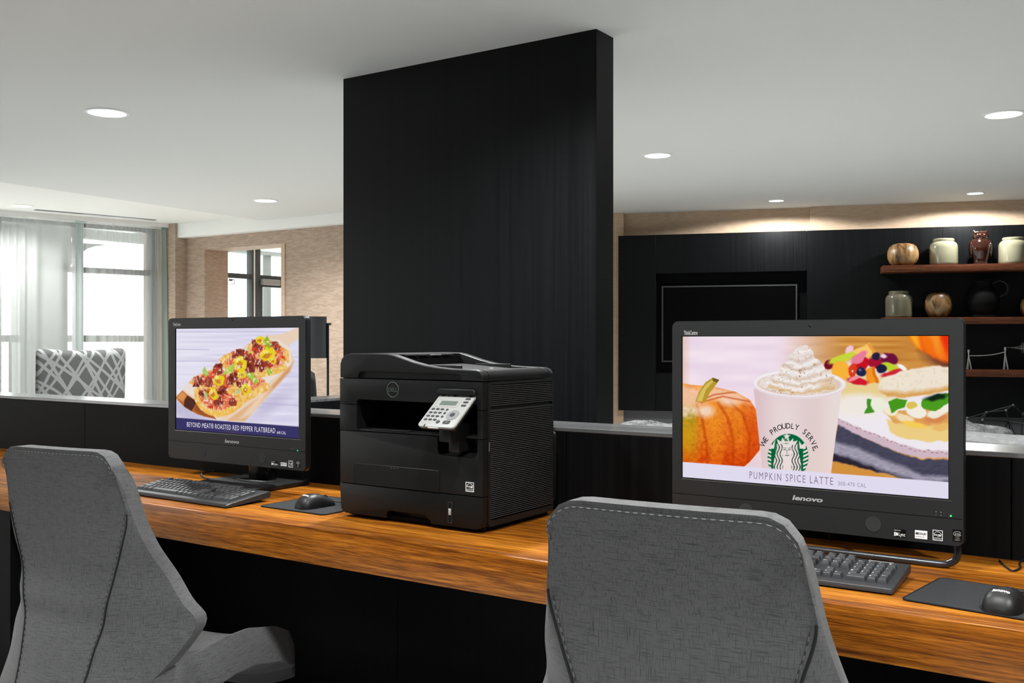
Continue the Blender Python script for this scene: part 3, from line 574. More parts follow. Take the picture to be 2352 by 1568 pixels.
# wire sculpture on a low bench in front of the panelling
t = thing('bench', 'low grey bench under the black panelling', 'bench'); t.matrix_basis = MS
bxo('seat_top', 'lower_wall', t, 2.9, 6.0, -1.15, -.6, .20, .27, .01)
for a in (3.0, 5.85): bxo('leg', 'frame_dark', t, a, a + .05, -1.1, -.65, 0, .2)
ws = thing('wire_sculpture', 'open wire sculpture of thin dark rods behind the sofa, far right', 'sculpture')
nd = {}
for i, (u, v, b) in enumerate(((2327, 930.6, .95), (2266, 947, .85), (2310.7, 942, 1.05), (2317, 968, .75), (2257, 964, 1.05), (2230.6, 978, .9), (2300, 993, .8), (2324.5, 996, .7), (2333, 998, 1.0), (2344, 999, .85), (2350, 950, .8), (2375, 975, .95), (2240, 996, .8), (2275, 998, 1.05), (2222, 960, .85), (2366, 998, .9))): nd[i] = onP(u, v, SO + NS * b, NS)
zmin = .29
for i in (7, 8, 9, 12, 13, 15): nd[i] = Vector((nd[i].x, nd[i].y, zmin))
for i, j in ((0, 1), (0, 2), (0, 10), (1, 4), (1, 5), (2, 3), (2, 1), (3, 7), (3, 6), (4, 5), (4, 13), (5, 12), (6, 3), (3, 9), (10, 9), (10, 11), (11, 15), (3, 8), (14, 1), (14, 5), (4, 3), (9, 11), (4, 12), (6, 13), (3, 11)):
    obj('rod', tube(nb(), [nd[i], nd[j]], .0055, 6), 'wire_dark', ws)
jm = mesh_from('joint', ellipsoid(nb(), (0, 0, 0), (.012, .012, .012), 10, 6), 'frame_grey')
for i in nd: obj('joint', jm, None, ws).location = nd[i]

# ================================================================== SEATING BEHIND THE LOW PARTITION
t = thing('sofa', 'grey upholstered sofa behind the low partition at right', 'sofa')
x0 = onY(1440, 975, 2.56).x; x1 = .6
zA = onY(1500, 977, 2.56).z; zB = onY(2290, 996, 2.56).z
def sofa_top(x): return np.interp(x, [x0, onY(1560, 980, 2.56).x, onY(2200, 996, 2.56).x, onY(2330, 1000, 2.56).x, x1], [zA - .022, zA - .016, zB, zB - .004, zB + .012])
P = []
for y, dz in ((2.475, -.5), (2.475, -.05), (2.49, -.012), (2.53, 0), (2.60, 0), (2.66, -.02), (2.68, -.06), (2.70, -.5)): P.append([(x, y, sofa_top(x) + dz) for x in np.linspace(x0, x1, 60)])
b = nb(); grid(b, P); bmesh.ops.holes_fill(b, edges=b.edges[:]); bmesh.ops.recalc_face_normals(b, faces=b.faces[:]); obj('backrest', b, 'sofa_grey', t)
bxo('seat_cushion', 'sofa_grey', t, x0, x1, 2.70, 3.35, .30, .47, .03, 3); bxo('base', 'sofa_grey', t, x0, x1, 2.48, 3.33, .10, .30, .01)
for x in (x0 + .05, x1 - .1):
    for y in (2.55, 3.22): bxo('leg', 'frame_dark', t, x, x + .05, y, y + .05, 0, .1)
# knitted throw over the left end of the sofa
t = thing('knit_throw', 'light grey knitted throw over the left end of the sofa back', 'blanket'); rn = random.Random(2)
P = []
for y, z in ((2.466, -.10), (2.464, -.02), (2.488, .006), (2.53, .014), (2.60, .014), (2.68, .004), (2.712, -.2)):
    P.append([(x, y + rn.uniform(-.002, .002), sofa_top(x) + z + rn.uniform(0, .004) + (.008 if x < x0 + .06 else 0)) for x in np.linspace(x0 + .005, onY(1570, 980, 2.56).x, 40)])
o = obj('cloth', grid(nb(), P), 'throw_knit', t, smooth=180); md = o.modifiers.new('thick', 'SOLIDIFY'); md.thickness = .006; md.offset = 1
# fuzzy pillow
t = thing('throw_pillow', 'fuzzy mottled grey pillow lying on the sofa behind the right monitor', 'pillow')
c = onY(2245, 988, 2.9); b = nb(); ellipsoid(b, (0, 0, 0), (.24, .10, .07), 32, 16)
for v in b.verts: v.co.z += .012 * math.sin(v.co.x * 31) * math.cos(v.co.y * 25) + rn.uniform(-.004, .004)
o = obj('pillow_body', b, 'throw_knit', t, smooth=180, M=Matrix.Translation((c.x - .15, c.y, c.z - .035)) @ Matrix.Rotation(-.05, 4, 'Y'))
bxo('pillow_flap', 'throw_knit', t, c.x - .25, c.x + .0, c.y - .05, c.y + .05, .471, c.z - .05, .02)

# patterned lounge chair by the window
d = ray(190, 700); d.z = 0; p = CAM + d * 6.2
t = thing('lounge_chair', 'high-backed lounge chair in grey lattice patterned fabric by the window', 'chair', (p.x, p.y, 0), R(70))
W2 = .272; zt_ = 1.19 - 17 / F * 6.2
P = []
for zz in np.linspace(.30, zt_, 14):
    P.append([(x, .05 * (1 - (x / W2) ** 2) * -1 + .06 * (zt_ - zz), zz - (.02 * (1 - (x / W2) ** 2) if zz > zt_ - .01 else 0)) for x in np.linspace(-W2, W2, 17)])
o = obj('backrest', grid(nb(), P), 'lattice_fabric', t, smooth=60); md = o.modifiers.new('thick', 'SOLIDIFY'); md.thickness = .10; md.offset = -1
md = o.modifiers.new('soft', 'BEVEL'); md.width = .035; md.segments = 4; md.limit_method = 'ANGLE'; md.angle_limit = R(60)
bxo('seat', 'lattice_fabric', t, -W2, W2, .05, .58, .30, .45, .04, 3)
for sx in (-1, 1): bxo('arm', 'lattice_fabric', t, sx * (W2 - .05) - .04, sx * (W2 - .05) + .04, .12, .52, .44, .62, .03, 3)
for sx in (-1, 1):
    for y in (.02, .5): obj('leg', tube(nb(), [(sx * .22, y, 0), (sx * .20, y, .31)], [.012, .018], 10), 'frame_dark', t)
# floor lamp with dark drum shade
d = ray(722, 700); d.z = 0; p = CAM + d * 7.0; pr = 7.0 / F
t = thing('floor_lamp', 'slim floor lamp with a dark drum shade against the tan wall', 'lamp', (p.x, p.y, 0))
zs1 = CAMZ - (727 - HY) * pr; zs0 = CAMZ - (822 - HY) * pr; r = 28 * pr; q = RT * (31 * pr)
obj('lamp_shade', lathe(nb(), [(r, zs0), (r, zs1), (r * .97, zs1), (r * .97, zs0 + .005), (r * .97, zs0)], 36), 'lamp_shade', t); obj('shade_top', lathe(nb(), [(0, zs1 - .01), (r * .98, zs1 - .01), (r * .98, zs1 - .006), (0, zs1 - .006)], 36), 'lamp_shade', t)
zp = CAMZ - (744 - HY) * pr
obj('pole', tube(nb(), [(q.x, q.y, .02), (q.x, q.y, zp)], .009, 10), 'lamp_metal', t); obj('arm', tube(nb(), [(0, 0, zp), (q.x * 1.25, q.y * 1.25, zp)], .008, 10), 'lamp_metal', t)
obj('base', lathe(nb(), [(0, 0), (.14, 0), (.14, .015), (.02, .025), (0, .025)], 32), 'lamp_metal', t)
# small dark chair whose back peeks out beside the left monitor
d = ray(688, 700); d.z = 0; p = CAM + d * 5.4; pr = 5.4 / F
t = thing('side_chair', 'dark curved chair back peeking out behind the left monitor', 'chair', (p.x, p.y, 0), R(40))
zt_ = CAMZ - (846 - HY) * pr
P = [[(.078 * math.sin(a) * (1 + .25 * min(1, (zt_ - z) * 4)), .05 - .06 * math.cos(a), z - .03 * abs(math.sin(a)) ** 3 * (1 if z > zt_ - .01 else 0)) for a in np.linspace(-1.4, 1.4, 15)] for z in np.linspace(.46, zt_, 9)]
o = obj('backrest', grid(nb(), P), 'black_plastic_soft', t, smooth=60); md = o.modifiers.new('thick', 'SOLIDIFY'); md.thickness = .02
bxo('seat', 'black_plastic_soft', t, -.15, .15, -.02, .32, .42, .47, .02, 3)
for sx in (-1, 1):
    for y in (.0, .3): obj('leg', tube(nb(), [(sx * .15, y, 0), (sx * .12, y, .43)], .01, 8), 'lamp_metal', t)

# ================================================================== DESK
YF = 1.727
t = thing('desk', 'long walnut desk worktop with a thick front edge along the partition', 'desk')
bxo('worktop', 'walnut', t, -4.6, 1.5, YF + .0225, YP - .001, ZD - .04, ZD, .0008, 1)
bxo('front_edge', 'walnut', t, -4.6, 1.5, YF, YF + .022, .6525, ZD + .0004, .0016, 2)
bxo('end_panel', 'black_veneer_dull', t, -3.16, -3.12, YF + .03, YP - .002, 0, ZD - .042); bxo('end_panel', 'black_veneer_dull', t, 1.40, 1.44, YF + .03, YP - .002, 0, ZD - .042)
bxo('side_front', 'black_veneer_dull', t, -4.6, -3.165, YF + .035, YF + .055, 0, ZD - .09)

# ================================================================== SCREEN PICTURES (painted into the display's pixels)
class Paint:
    def __init__(s, X0, X1, Z0, Z1, Y, nx, ny):
        s.nx, s.ny = nx, ny; gx, gz = np.meshgrid(np.linspace(X0, X1, nx), np.linspace(Z0, Z1, ny)); s.gx, s.gz, s.Y = gx, gz, Y
        tt = gx * AX.x + Y * AX.y; s.x = CX + F * (gx * RT.x + Y * RT.y) / tt; s.y = HY - F * (gz - CAMZ) / tt; s.c = np.zeros((ny, nx, 3))
    def put(s, m, col):
        m = np.clip(m, 0, 1)[..., None]; col = np.asarray(col, float); s.c = s.c * (1 - m) + (col if col.ndim == 3 else col[None, None, :]) * m
    def pmask(s, pts, f=1.2):
        x, y = s.x, s.y; ins = np.zeros(x.shape, bool); d = np.full(x.shape, 1e9); n = len(pts)
        for i in range(n):
            (x0, y0), (x1, y1) = pts[i], pts[(i + 1) % n]
            if y0 != y1: ins ^= ((y0 > y) != (y1 > y)) & (x < (x1 - x0) * (y - y0) / (y1 - y0) + x0)
            dx, dy = x1 - x0, y1 - y0; k = np.clip(((x - x0) * dx + (y - y0) * dy) / (dx * dx + dy * dy + 1e-9), 0, 1)
            d = np.minimum(d, np.hypot(x - x0 - k * dx, y - y0 - k * dy))
        return np.clip(.5 + np.where(ins, d, -d) / f, 0, 1)
    def poly(s, pts, col, f=1.2, clip=None):
        m = s.pmask(pts, f); s.put(m if clip is None else m * clip, col); return m
    def emask(s, cx, cy, rx, ry, rot=0, f=1.2):
        a = R(rot); dx, dy = s.x - cx, s.y - cy; X = dx * math.cos(a) + dy * math.sin(a); Y = -dx * math.sin(a) + dy * math.cos(a)
        r = np.hypot(X / rx, Y / ry); return np.clip(.5 + (1 - r) * min(rx, ry) / f, 0, 1)
    def ell(s, cx, cy, rx, ry, col, rot=0, f=1.2, clip=None):
        m = s.emask(cx, cy, rx, ry, rot, f); s.put(m if clip is None else m * clip, col); return m
    def line(s, pts, wd, col, clip=None, f=1.0):
        d = np.full(s.x.shape, 1e9)
        for (x0, y0), (x1, y1) in zip(pts, pts[1:]):
            dx, dy = x1 - x0, y1 - y0; k = np.clip(((s.x - x0) * dx + (s.y - y0) * dy) / (dx * dx + dy * dy + 1e-9), 0, 1); d = np.minimum(d, np.hypot(s.x - x0 - k * dx, s.y - y0 - k * dy))
        m = np.clip(.5 + (wd / 2 - d) / f, 0, 1); s.put(m if clip is None else m * clip, col)
    def noise(s, sx, sy, seed):
        g = np.random.RandomState(seed).rand(64, 64); X, Y = s.x / sx + seed * 3.7, s.y / sy; i, j = np.floor(X).astype(int), np.floor(Y).astype(int); fx, fy = X - i, Y - j; fx = fx * fx * (3 - 2 * fx); fy = fy * fy * (3 - 2 * fy)
        G = lambda a, b: g[a % 64, b % 64]; return (G(i, j) * (1 - fx) + G(i + 1, j) * fx) * (1 - fy) + (G(i, j + 1) * (1 - fx) + G(i + 1, j + 1) * fx) * fy
    def shade(s, m, k): s.c = s.c * (1 - np.clip(m, 0, 1)[..., None] * (1 - np.asarray(k, float)))
    def mesh(s, name):
        n = s.nx * s.ny; co = np.stack([s.gx, np.full(s.gx.shape, s.Y), s.gz], -1).reshape(-1, 3)
        idx = np.arange(n).reshape(s.ny, s.nx); q = np.stack([idx[:-1, :-1], idx[:-1, 1:], idx[1:, 1:], idx[1:, :-1]], -1).reshape(-1, 4)
        me = bpy.data.meshes.new(name); me.vertices.add(n); me.vertices.foreach_set('co', co.ravel()); me.loops.add(q.size); me.loops.foreach_set('vertex_index', q.ravel().astype(np.int32))
        me.polygons.add(len(q)); me.polygons.foreach_set('loop_start', np.arange(0, q.size, 4, dtype=np.int32)); me.update(calc_edges=True)
        c = np.clip(s.c, 0, 255) / 255; lin = np.where(c <= .04045, c / 12.92, ((c + .055) / 1.055) ** 2.4).reshape(-1, 3)
        at = me.color_attributes.new('picture', 'FLOAT_COLOR', 'POINT'); at.data.foreach_set('color', np.concatenate([lin, np.ones((n, 1))], 1).ravel().astype(np.float32))
        me.materials.append(MATS['screen_picture']); return me

def paint_latte(p):
    x, y = p.x, p.y; n1 = p.noise(60, 14, 1); n2 = p.noise(6, 6, 2); n3 = p.noise(2.2, 2.2, 3)
    bl = np.clip((x - 1770) / 190, 0, 1)[..., None]; bl = bl * bl * (3 - 2 * bl)
    left = np.array((246, 228, 242)) + (n1[..., None] - .5) * (14, 18, 10); right = np.array((214, 150, 72)) + (p.noise(90, 7, 9)[..., None] - .5) * (46, 52, 44)
    p.c = left * (1 - bl) + right * bl
    p.put(np.clip((1588 - x) / 26, 0, 1) * .55, (226, 170, 130))
    p.put(np.clip((y - 880) / 120, 0, 1) * np.clip((1800 - x) / 60, 0, 1) * .5, (238, 205, 205))
    p.put(np.clip((860 - np.abs(y - 800) * 1.0 - 780) / 90, 0, 1) * np.clip((x - 1990) / 60, 0, 1) * .45, (190, 118, 40))
    ox, oy = p.x, p.y; p.x = ox + (p.noise(13, 13, 41) - .5) * 5 + (p.noise(5, 5, 42) - .5) * 1.2; p.y = oy + (p.noise(13, 13, 43) - .5) * 4 + (p.noise(5, 5, 44) - .5) * 1.2
    # far pumpkin upper right
    p.ell(2195, 812, 70, 36, (92, 44, 42), 8, 26)
    p.ell(2200, 752, 122, 82, (250, 96, 22), 10, 10)
    for cx, col in ((2092, (255, 178, 40)), (2120, (252, 120, 20)), (2140, (255, 150, 40)), (2166, (240, 50, 18)), (2184, (226, 30, 16))): p.put(p.emask(cx, 752, 11, 78, -18, 10) * p.emask(2200, 752, 122, 82, 10, 8), col)
    # plate, bowl
    p.poly([(1900, 880), (2060, 860), (2190, 880), (2190, 1044), (2120, 1043), (2050, 1022), (1980, 994), (1915, 966)], (246, 240, 246), 4)
    p.poly([(1915, 955), (1980, 984), (2050, 1012), (2120, 1033), (2190, 1036), (2190, 1052), (2110, 1051), (2040, 1030), (1970, 1000), (1915, 974)], (214, 188, 202), 4)
    for i in range(26): p.ell(1925 + i * 10.4, 962 + i * 4.1 - max(0, i - 17) * 3.2 + (i * 7 % 5), 2.6, .8, (150, 100, 90), 20, 1.0)
    p.ell(1985, 868, 98, 44, (240, 226, 214), 0, 12); p.ell(1975, 895, 86, 34, (238, 214, 150), 0, 18); p.ell(1975, 930, 60, 26, (248, 240, 232), 0, 16)
    F2 = 3.0
    for a in ((1906, 837, 13, 10, (120, 16, 40), -25), (1937, 821, 34, 9, (206, 222, 60), -22), (1930, 853, 21, 24, (255, 184, 60), 20)): p.ell(*a[:4], a[4], a[5], F2)
    p.poly([(1956, 806), (1999, 786), (2013, 812), (1984, 826)], (255, 206, 112), F2); p.poly([(1999, 786), (2013, 812), (2007, 816), (1994, 790)], (238, 160, 60), F2)
    for a in ((1950, 803, 12, 7, (246, 206, 218), -30), (1975, 838, 24, 15, (204, 22, 34), -35), (1973, 822, 23, 10, (240, 130, 160), -38), (2010, 833, 17, 13, (172, 20, 52), 0), (2013, 818, 9, 8, (40, 34, 66), 0), (2042, 824, 20, 14, (112, 18, 62), 12), (2030, 817, 7, 5, (240, 214, 230), 0), (2043, 842, 20, 9, (196, 216, 50), 22), (1958, 852, 10, 16, (226, 60, 30), 0)): p.ell(*a[:4], a[4], a[5], F2)
    p.poly([(1986, 848), (2008, 842), (2018, 878), (1994, 882)], (252, 154, 40), F2); p.poly([(2008, 842), (2018, 878), (2012, 880), (2002, 846)], (226, 116, 20), F2)
    for a in ((1979, 854, 11, 10, (34, 38, 74), 0), (2025, 846, 11, 11, (30, 32, 66), 0), (1969, 875, 25, 8, (214, 26, 48), 8), (1962, 870, 15, 5, (246, 150, 160), -18), (2049, 857, 25, 7, (212, 40, 52), -16), (2071, 843, 12, 6, (255, 250, 246), 38), (1957, 852, 2.2, 2, (255, 240, 230), 0), (1976, 851, 3, 2, (120, 130, 170), 0)): p.ell(*a[:4], a[4], a[5], F2)
    # napkin
    nap = p.poly([(1926, 976), (1980, 1004), (2050, 1034), (2110, 1054), (2190, 1056), (2190, 1112), (2100, 1104), (2000, 1080), (1900, 1056)], (78, 76, 98), 4)
    p.put(p.pmask([(1912, 1012), (1960, 1024), (2050, 1062), (2120, 1090), (2190, 1096), (2190, 1106), (2110, 1104), (2030, 1080), (1950, 1050), (1906, 1044)], 10) * nap, (176, 170, 190))
    p.put(p.pmask([(1904, 1040), (1960, 1058), (2020, 1080), (2000, 1084), (1900, 1058)], 6) * nap, (48, 40, 54)); p.shade(nap * (p.noise(9, 3, 5)) * .5, .72)
    p.poly([(1890, 1056), (1930, 1062), (2010, 1084), (2040, 1098), (1890, 1098)], (218, 150, 66), 4)
    # sandwich
    p.poly([(2034, 944), (2190, 930), (2190, 990), (2060, 985)], (226, 168, 92), 4)
    p.poly([(2036, 962), (2060, 972), (2120, 980), (2190, 972), (2190, 1012), (2130, 1014), (2080, 1008), (2046, 992)], (244, 212, 136), 4)
    for a in ((2050, 950, 22, 9, (238, 180, 96), 20), (2080, 962, 24, 10, (250, 226, 190), 24), (2120, 968, 26, 10, (232, 160, 90), -14), (2150, 962, 26, 9, (222, 140, 84), -8), (2100, 975, 30, 7, (255, 210, 90), 10), (2165, 980, 24, 8, (240, 190, 110), -8)): p.ell(*a[:4], a[4], a[5], 4)
    for a in ((2016, 930, 20, 16, (244, 244, 228), 10), (2046, 944, 16, 10, (250, 240, 214), 0), (2104, 944, 24, 16, (250, 244, 232), 24), (2150, 950, 22, 10, (248, 240, 224), -12), (2172, 938, 14, 9, (250, 244, 230), -20), (2095, 930, 12, 8, (226, 200, 90), 0)): p.ell(*a[:4], a[4], a[5], 3)
    p.poly([(1992, 916), (2004, 918), (2000, 930), (2008, 946), (1992, 950), (1984, 950), (1990, 935)], (70, 150, 40), 2.5)
    p.poly([(2042, 922), (2060, 914), (2086, 918), (2078, 934), (2062, 938), (2048, 948), (2044, 936)], (72, 156, 30), 2.5); p.poly([(2120, 918), (2150, 906), (2190, 902), (2190, 924), (2168, 930), (2150, 944), (2128, 942), (2116, 932)], (78, 160, 34), 2.5); p.ell(2150, 912, 26, 7, (20, 40, 24), -8, 5)
    b = p.poly([(2016, 886), (2022, 874), (2040, 862), (2080, 850), (2120, 842), (2160, 840), (2190, 846), (2190, 896), (2140, 904), (2080, 914), (2040, 912), (2022, 902)], (246, 234, 216), 4)
    p.put(p.pmask([(2018, 896), (2080, 902), (2190, 886), (2190, 900), (2080, 916), (2030, 912)], 12) * b * .9, (222, 158, 74)); p.put(b * np.clip(n2 * 1.6 - .9, 0, 1) * .5, (222, 196, 150))
    p.x, p.y = ox, oy
    # near pumpkin
    pm = p.pmask([(1555, 878), (1590, 884), (1640, 888), (1690, 900), (1722, 918), (1742, 950), (1750, 1000), (1744, 1034), (1722, 1060), (1708, 1072), (1555, 1072)], 1.6)
    p.put(pm, (240, 132, 26))
    tone = np.clip((y - 905) / 150, 0, 1)[..., None]
    base = np.array((246, 152, 60)) * (1 - tone) + np.array((226, 84, 14)) * tone; base = base + (n2[..., None] - .5) * (34, 40, 16); p.put(pm, base)
    for cx, rx, col, k in ((1578, 26, (206, 170, 24), .75), (1640, 22, (252, 160, 34), .55), (1696, 18, (250, 140, 26), .5), (1730, 16, (224, 70, 14), .6)): p.put(p.emask(cx, 985, rx, 62, -6, 26) * pm * k, col)
    for pts in ([(1600, 930), (1612, 960), (1622, 1010), (1626, 1070)], [(1650, 925), (1672, 960), (1684, 1010), (1684, 1070)], [(1672, 918), (1706, 950), (1722, 1000), (1718, 1060)]): p.line(pts, 5, (196, 70, 10), pm * .8, 6)
    p.put(np.clip((y - 1010) / 70, 0, 1) * np.clip((x - 1640) / 80, 0, 1) * pm * .6, (200, 34, 6))
    p.put(p.pmask([(1555, 882), (1600, 892), (1650, 890), (1700, 902), (1724, 926), (1690, 922), (1650, 914), (1610, 926), (1570, 935), (1555, 930)], 14) * pm * .75, (252, 214, 196))
    for a in ((1580, 945, 26, 14, -10), (1622, 944, 18, 14, 0), (1672, 922, 20, 8, 12)): p.put(p.emask(*a[:4], a[4], 14) * pm * .8, (255, 236, 226))
    for pts in ([(1604, 922), (1640, 906), (1690, 900)], [(1610, 924), (1660, 910), (1722, 922)]): p.line(pts, 3, (206, 92, 40), pm * .9, 3)
    p.shade(pm * np.clip(n3 * 2 - 1.35, 0, 1) * np.clip((y - 930) / 30, 0, 1) * .8, (.6, .55, .4)); p.put(p.emask(1575, 960, 26, 26, 0, 26) * np.clip(n2 * 1.5 - .4, 0, 1) * pm * .7, (150, 140, 30))
    p.poly([(1597, 922), (1606, 898), (1620, 878), (1637, 867), (1652, 872), (1644, 884), (1630, 902), (1620, 924)], (190, 156, 50), 1.4); p.poly([(1600, 920), (1610, 898), (1622, 882), (1636, 872), (1638, 876), (1622, 894), (1612, 922)], (222, 196, 96), 2); p.poly([(1637, 867), (1652, 872), (1647, 879), (1636, 873)], (110, 90, 40), 1.2)
    # cup
    cm = p.pmask([(1731, 893), (1752, 1085), (1908, 1092), (1934, 893)], 1.2); g = np.clip((x - 1740) / 190, 0, 1)[..., None]
    p.put(cm, np.array((226, 200, 206)) * (1 - g) + np.array((240, 226, 222)) * g); p.put(cm * p.emask(1800, 990, 34, 120, -3, 40) * .55, (246, 232, 230)); p.put(cm * p.emask(1870, 960, 22, 110, 0, 40) * .35, (222, 198, 198))
    p.put(cm * np.clip((y - 1000) / 90, 0, 1) * .5, (238, 214, 204))
    p.ell(1836, 882, 107, 34, (236, 222, 228), 1, 1.4); p.ell(1836, 880, 105, 31, (250, 244, 248), 1, 1.4); p.ell(1836, 882, 97, 26, (226, 206, 192), 1, 2)
    p.x = ox + (p.noise(13, 9, 51) - .5) * 7 + (p.noise(5, 4, 52) - .5) * 3; p.y = oy + (p.noise(13, 9, 53) - .5) * 7 + (p.noise(5, 4, 54) - .5) * 3
    cr = p.pmask([(1742, 882), (1762, 866), (1786, 858), (1792, 842), (1806, 832), (1814, 812), (1834, 796), (1852, 793), (1866, 800), (1874, 822), (1890, 836), (1896, 852), (1914, 868), (1926, 886), (1918, 898), (1880, 904), (1840, 908), (1800, 902), (1764, 896)], 1.6)
    p.put(cr, (240, 228, 222))
    for pts, wd, col in (([(1812, 824), (1840, 832), (1868, 816)], 6, (220, 202, 190)), ([(1800, 840), (1840, 852), (1886, 834)], 7, (216, 194, 178)), ([(1790, 858), (1840, 872), (1900, 852)], 6, (224, 204, 186)), ([(1772, 874), (1830, 886), (1916, 870)], 6, (222, 198, 172)), ([(1766, 890), (1840, 902), (1918, 890)], 7, (226, 190, 140))): p.line(pts, wd, col, cr * .85, 4)
    for pts, wd in (([(1822, 806), (1846, 808), (1862, 802)], 8), ([(1806, 832), (1838, 842), (1874, 826)], 6), ([(1796, 850), (1838, 862), (1894, 844)], 6), ([(1780, 866), (1836, 880), (1908, 862)], 6), ([(1760, 880), (1830, 894), (1916, 880)], 5)): p.line(pts, wd, (252, 248, 246), cr * .85, 4)
    sp = np.clip((n3 - .80) * 12, 0, 1) * np.clip(p.noise(16, 12, 7) * 2.2 - .6, 0, 1); p.put(cr * sp * .85, (150, 96, 50)); p.put(p.emask(1905, 886, 22, 12, -10, 12) * cr * .55, (222, 178, 120))
    p.x, p.y = ox, oy
    # emblem on the cup
    ex, ey, rx, ry = 1810, 1050, 47, 54; em = p.emask(ex, ey, rx, ry, 4, 1.2) * cm; p.put(em, (0, 104, 58)); W = (240, 226, 224); G = (0, 104, 58); K = (30, 62, 48); dx = x - (ex - 2); adx = np.abs(dx)
    hair = em * np.clip((27 - adx + np.clip(y - 1040, 0, 24) * .22) * .8, 0, 1) * np.clip((y - 1018) * .8, 0, 1) * (1 - np.clip((1046 - y) / 30, 0, 1) * np.clip((adx - 22) * .3, 0, 1))
    wave = .5 + .5 * np.sin((adx + 2.6 * np.sin((y - 1020) * .21)) * 2 * PI / 6.6 + 1.0); p.put(hair, W); p.put(hair * np.clip((wave - .55) * 4, 0, 1) * np.clip((adx - 9) * .6, 0, 1), K)
    side = em * np.clip((adx - 36) * .8, 0, 1) * np.clip((y - 1028) * .7, 0, 1); p.put(side * np.clip((.5 + .5 * np.sin((y + adx * .45) * 2 * PI / 9) - .35) * 4, 0, 1), W)
    for sx in (-1, 1):
        cx = ex - 2 + sx * 36; p.poly([(cx - 9, 1012), (cx - 2 * sx, 1022), (cx + 9, 1010 + sx * 2), (cx + 6, 1030), (cx - 7, 1030)], W, 1.2, em)
    p.ell(ex - 2, 1080, 8.5, 26, W, 0, 1.5, em); p.ell(ex - 2, 1036, 12, 15.5, W, 0, 1.2, em)
    p.poly([(1788, 1020), (1784, 1008), (1794, 1014), (1797, 1004), (1803, 1013), (1810, 1005), (1814, 1014), (1822, 1006), (1822, 1014), (1832, 1011), (1826, 1023), (1808, 1017)], W, 1.1, em)
    st = [(1807 + (9 if i % 2 == 0 else 3.8) * math.sin(PI * i / 5), 1002 - (9 if i % 2 == 0 else 3.8) * math.cos(PI * i / 5)) for i in range(10)]; p.poly(st, W, 1.0, em); p.poly([(1804, 1013), (1807, 1009), (1811, 1013)], G, 1, em)
    for sx in (-1, 1): p.line([(1808 + sx * 2.5, 1033), (1808 + sx * 8, 1032)], 1.5, K); p.line([(1808 + sx * 2.5, 1029), (1808 + sx * 8.5, 1028)], 1, K)
    p.line([(1808, 1033), (1807, 1040), (1809, 1041)], .9, K); p.line([(1804, 1045), (1808, 1046), (1812, 1045)], 1.6, K)
    # white caption band
    p.put(np.clip(.5 + (y - (1060 + (x - 1563) * .0762)) / 1.1, 0, 1), (232, 226, 246))

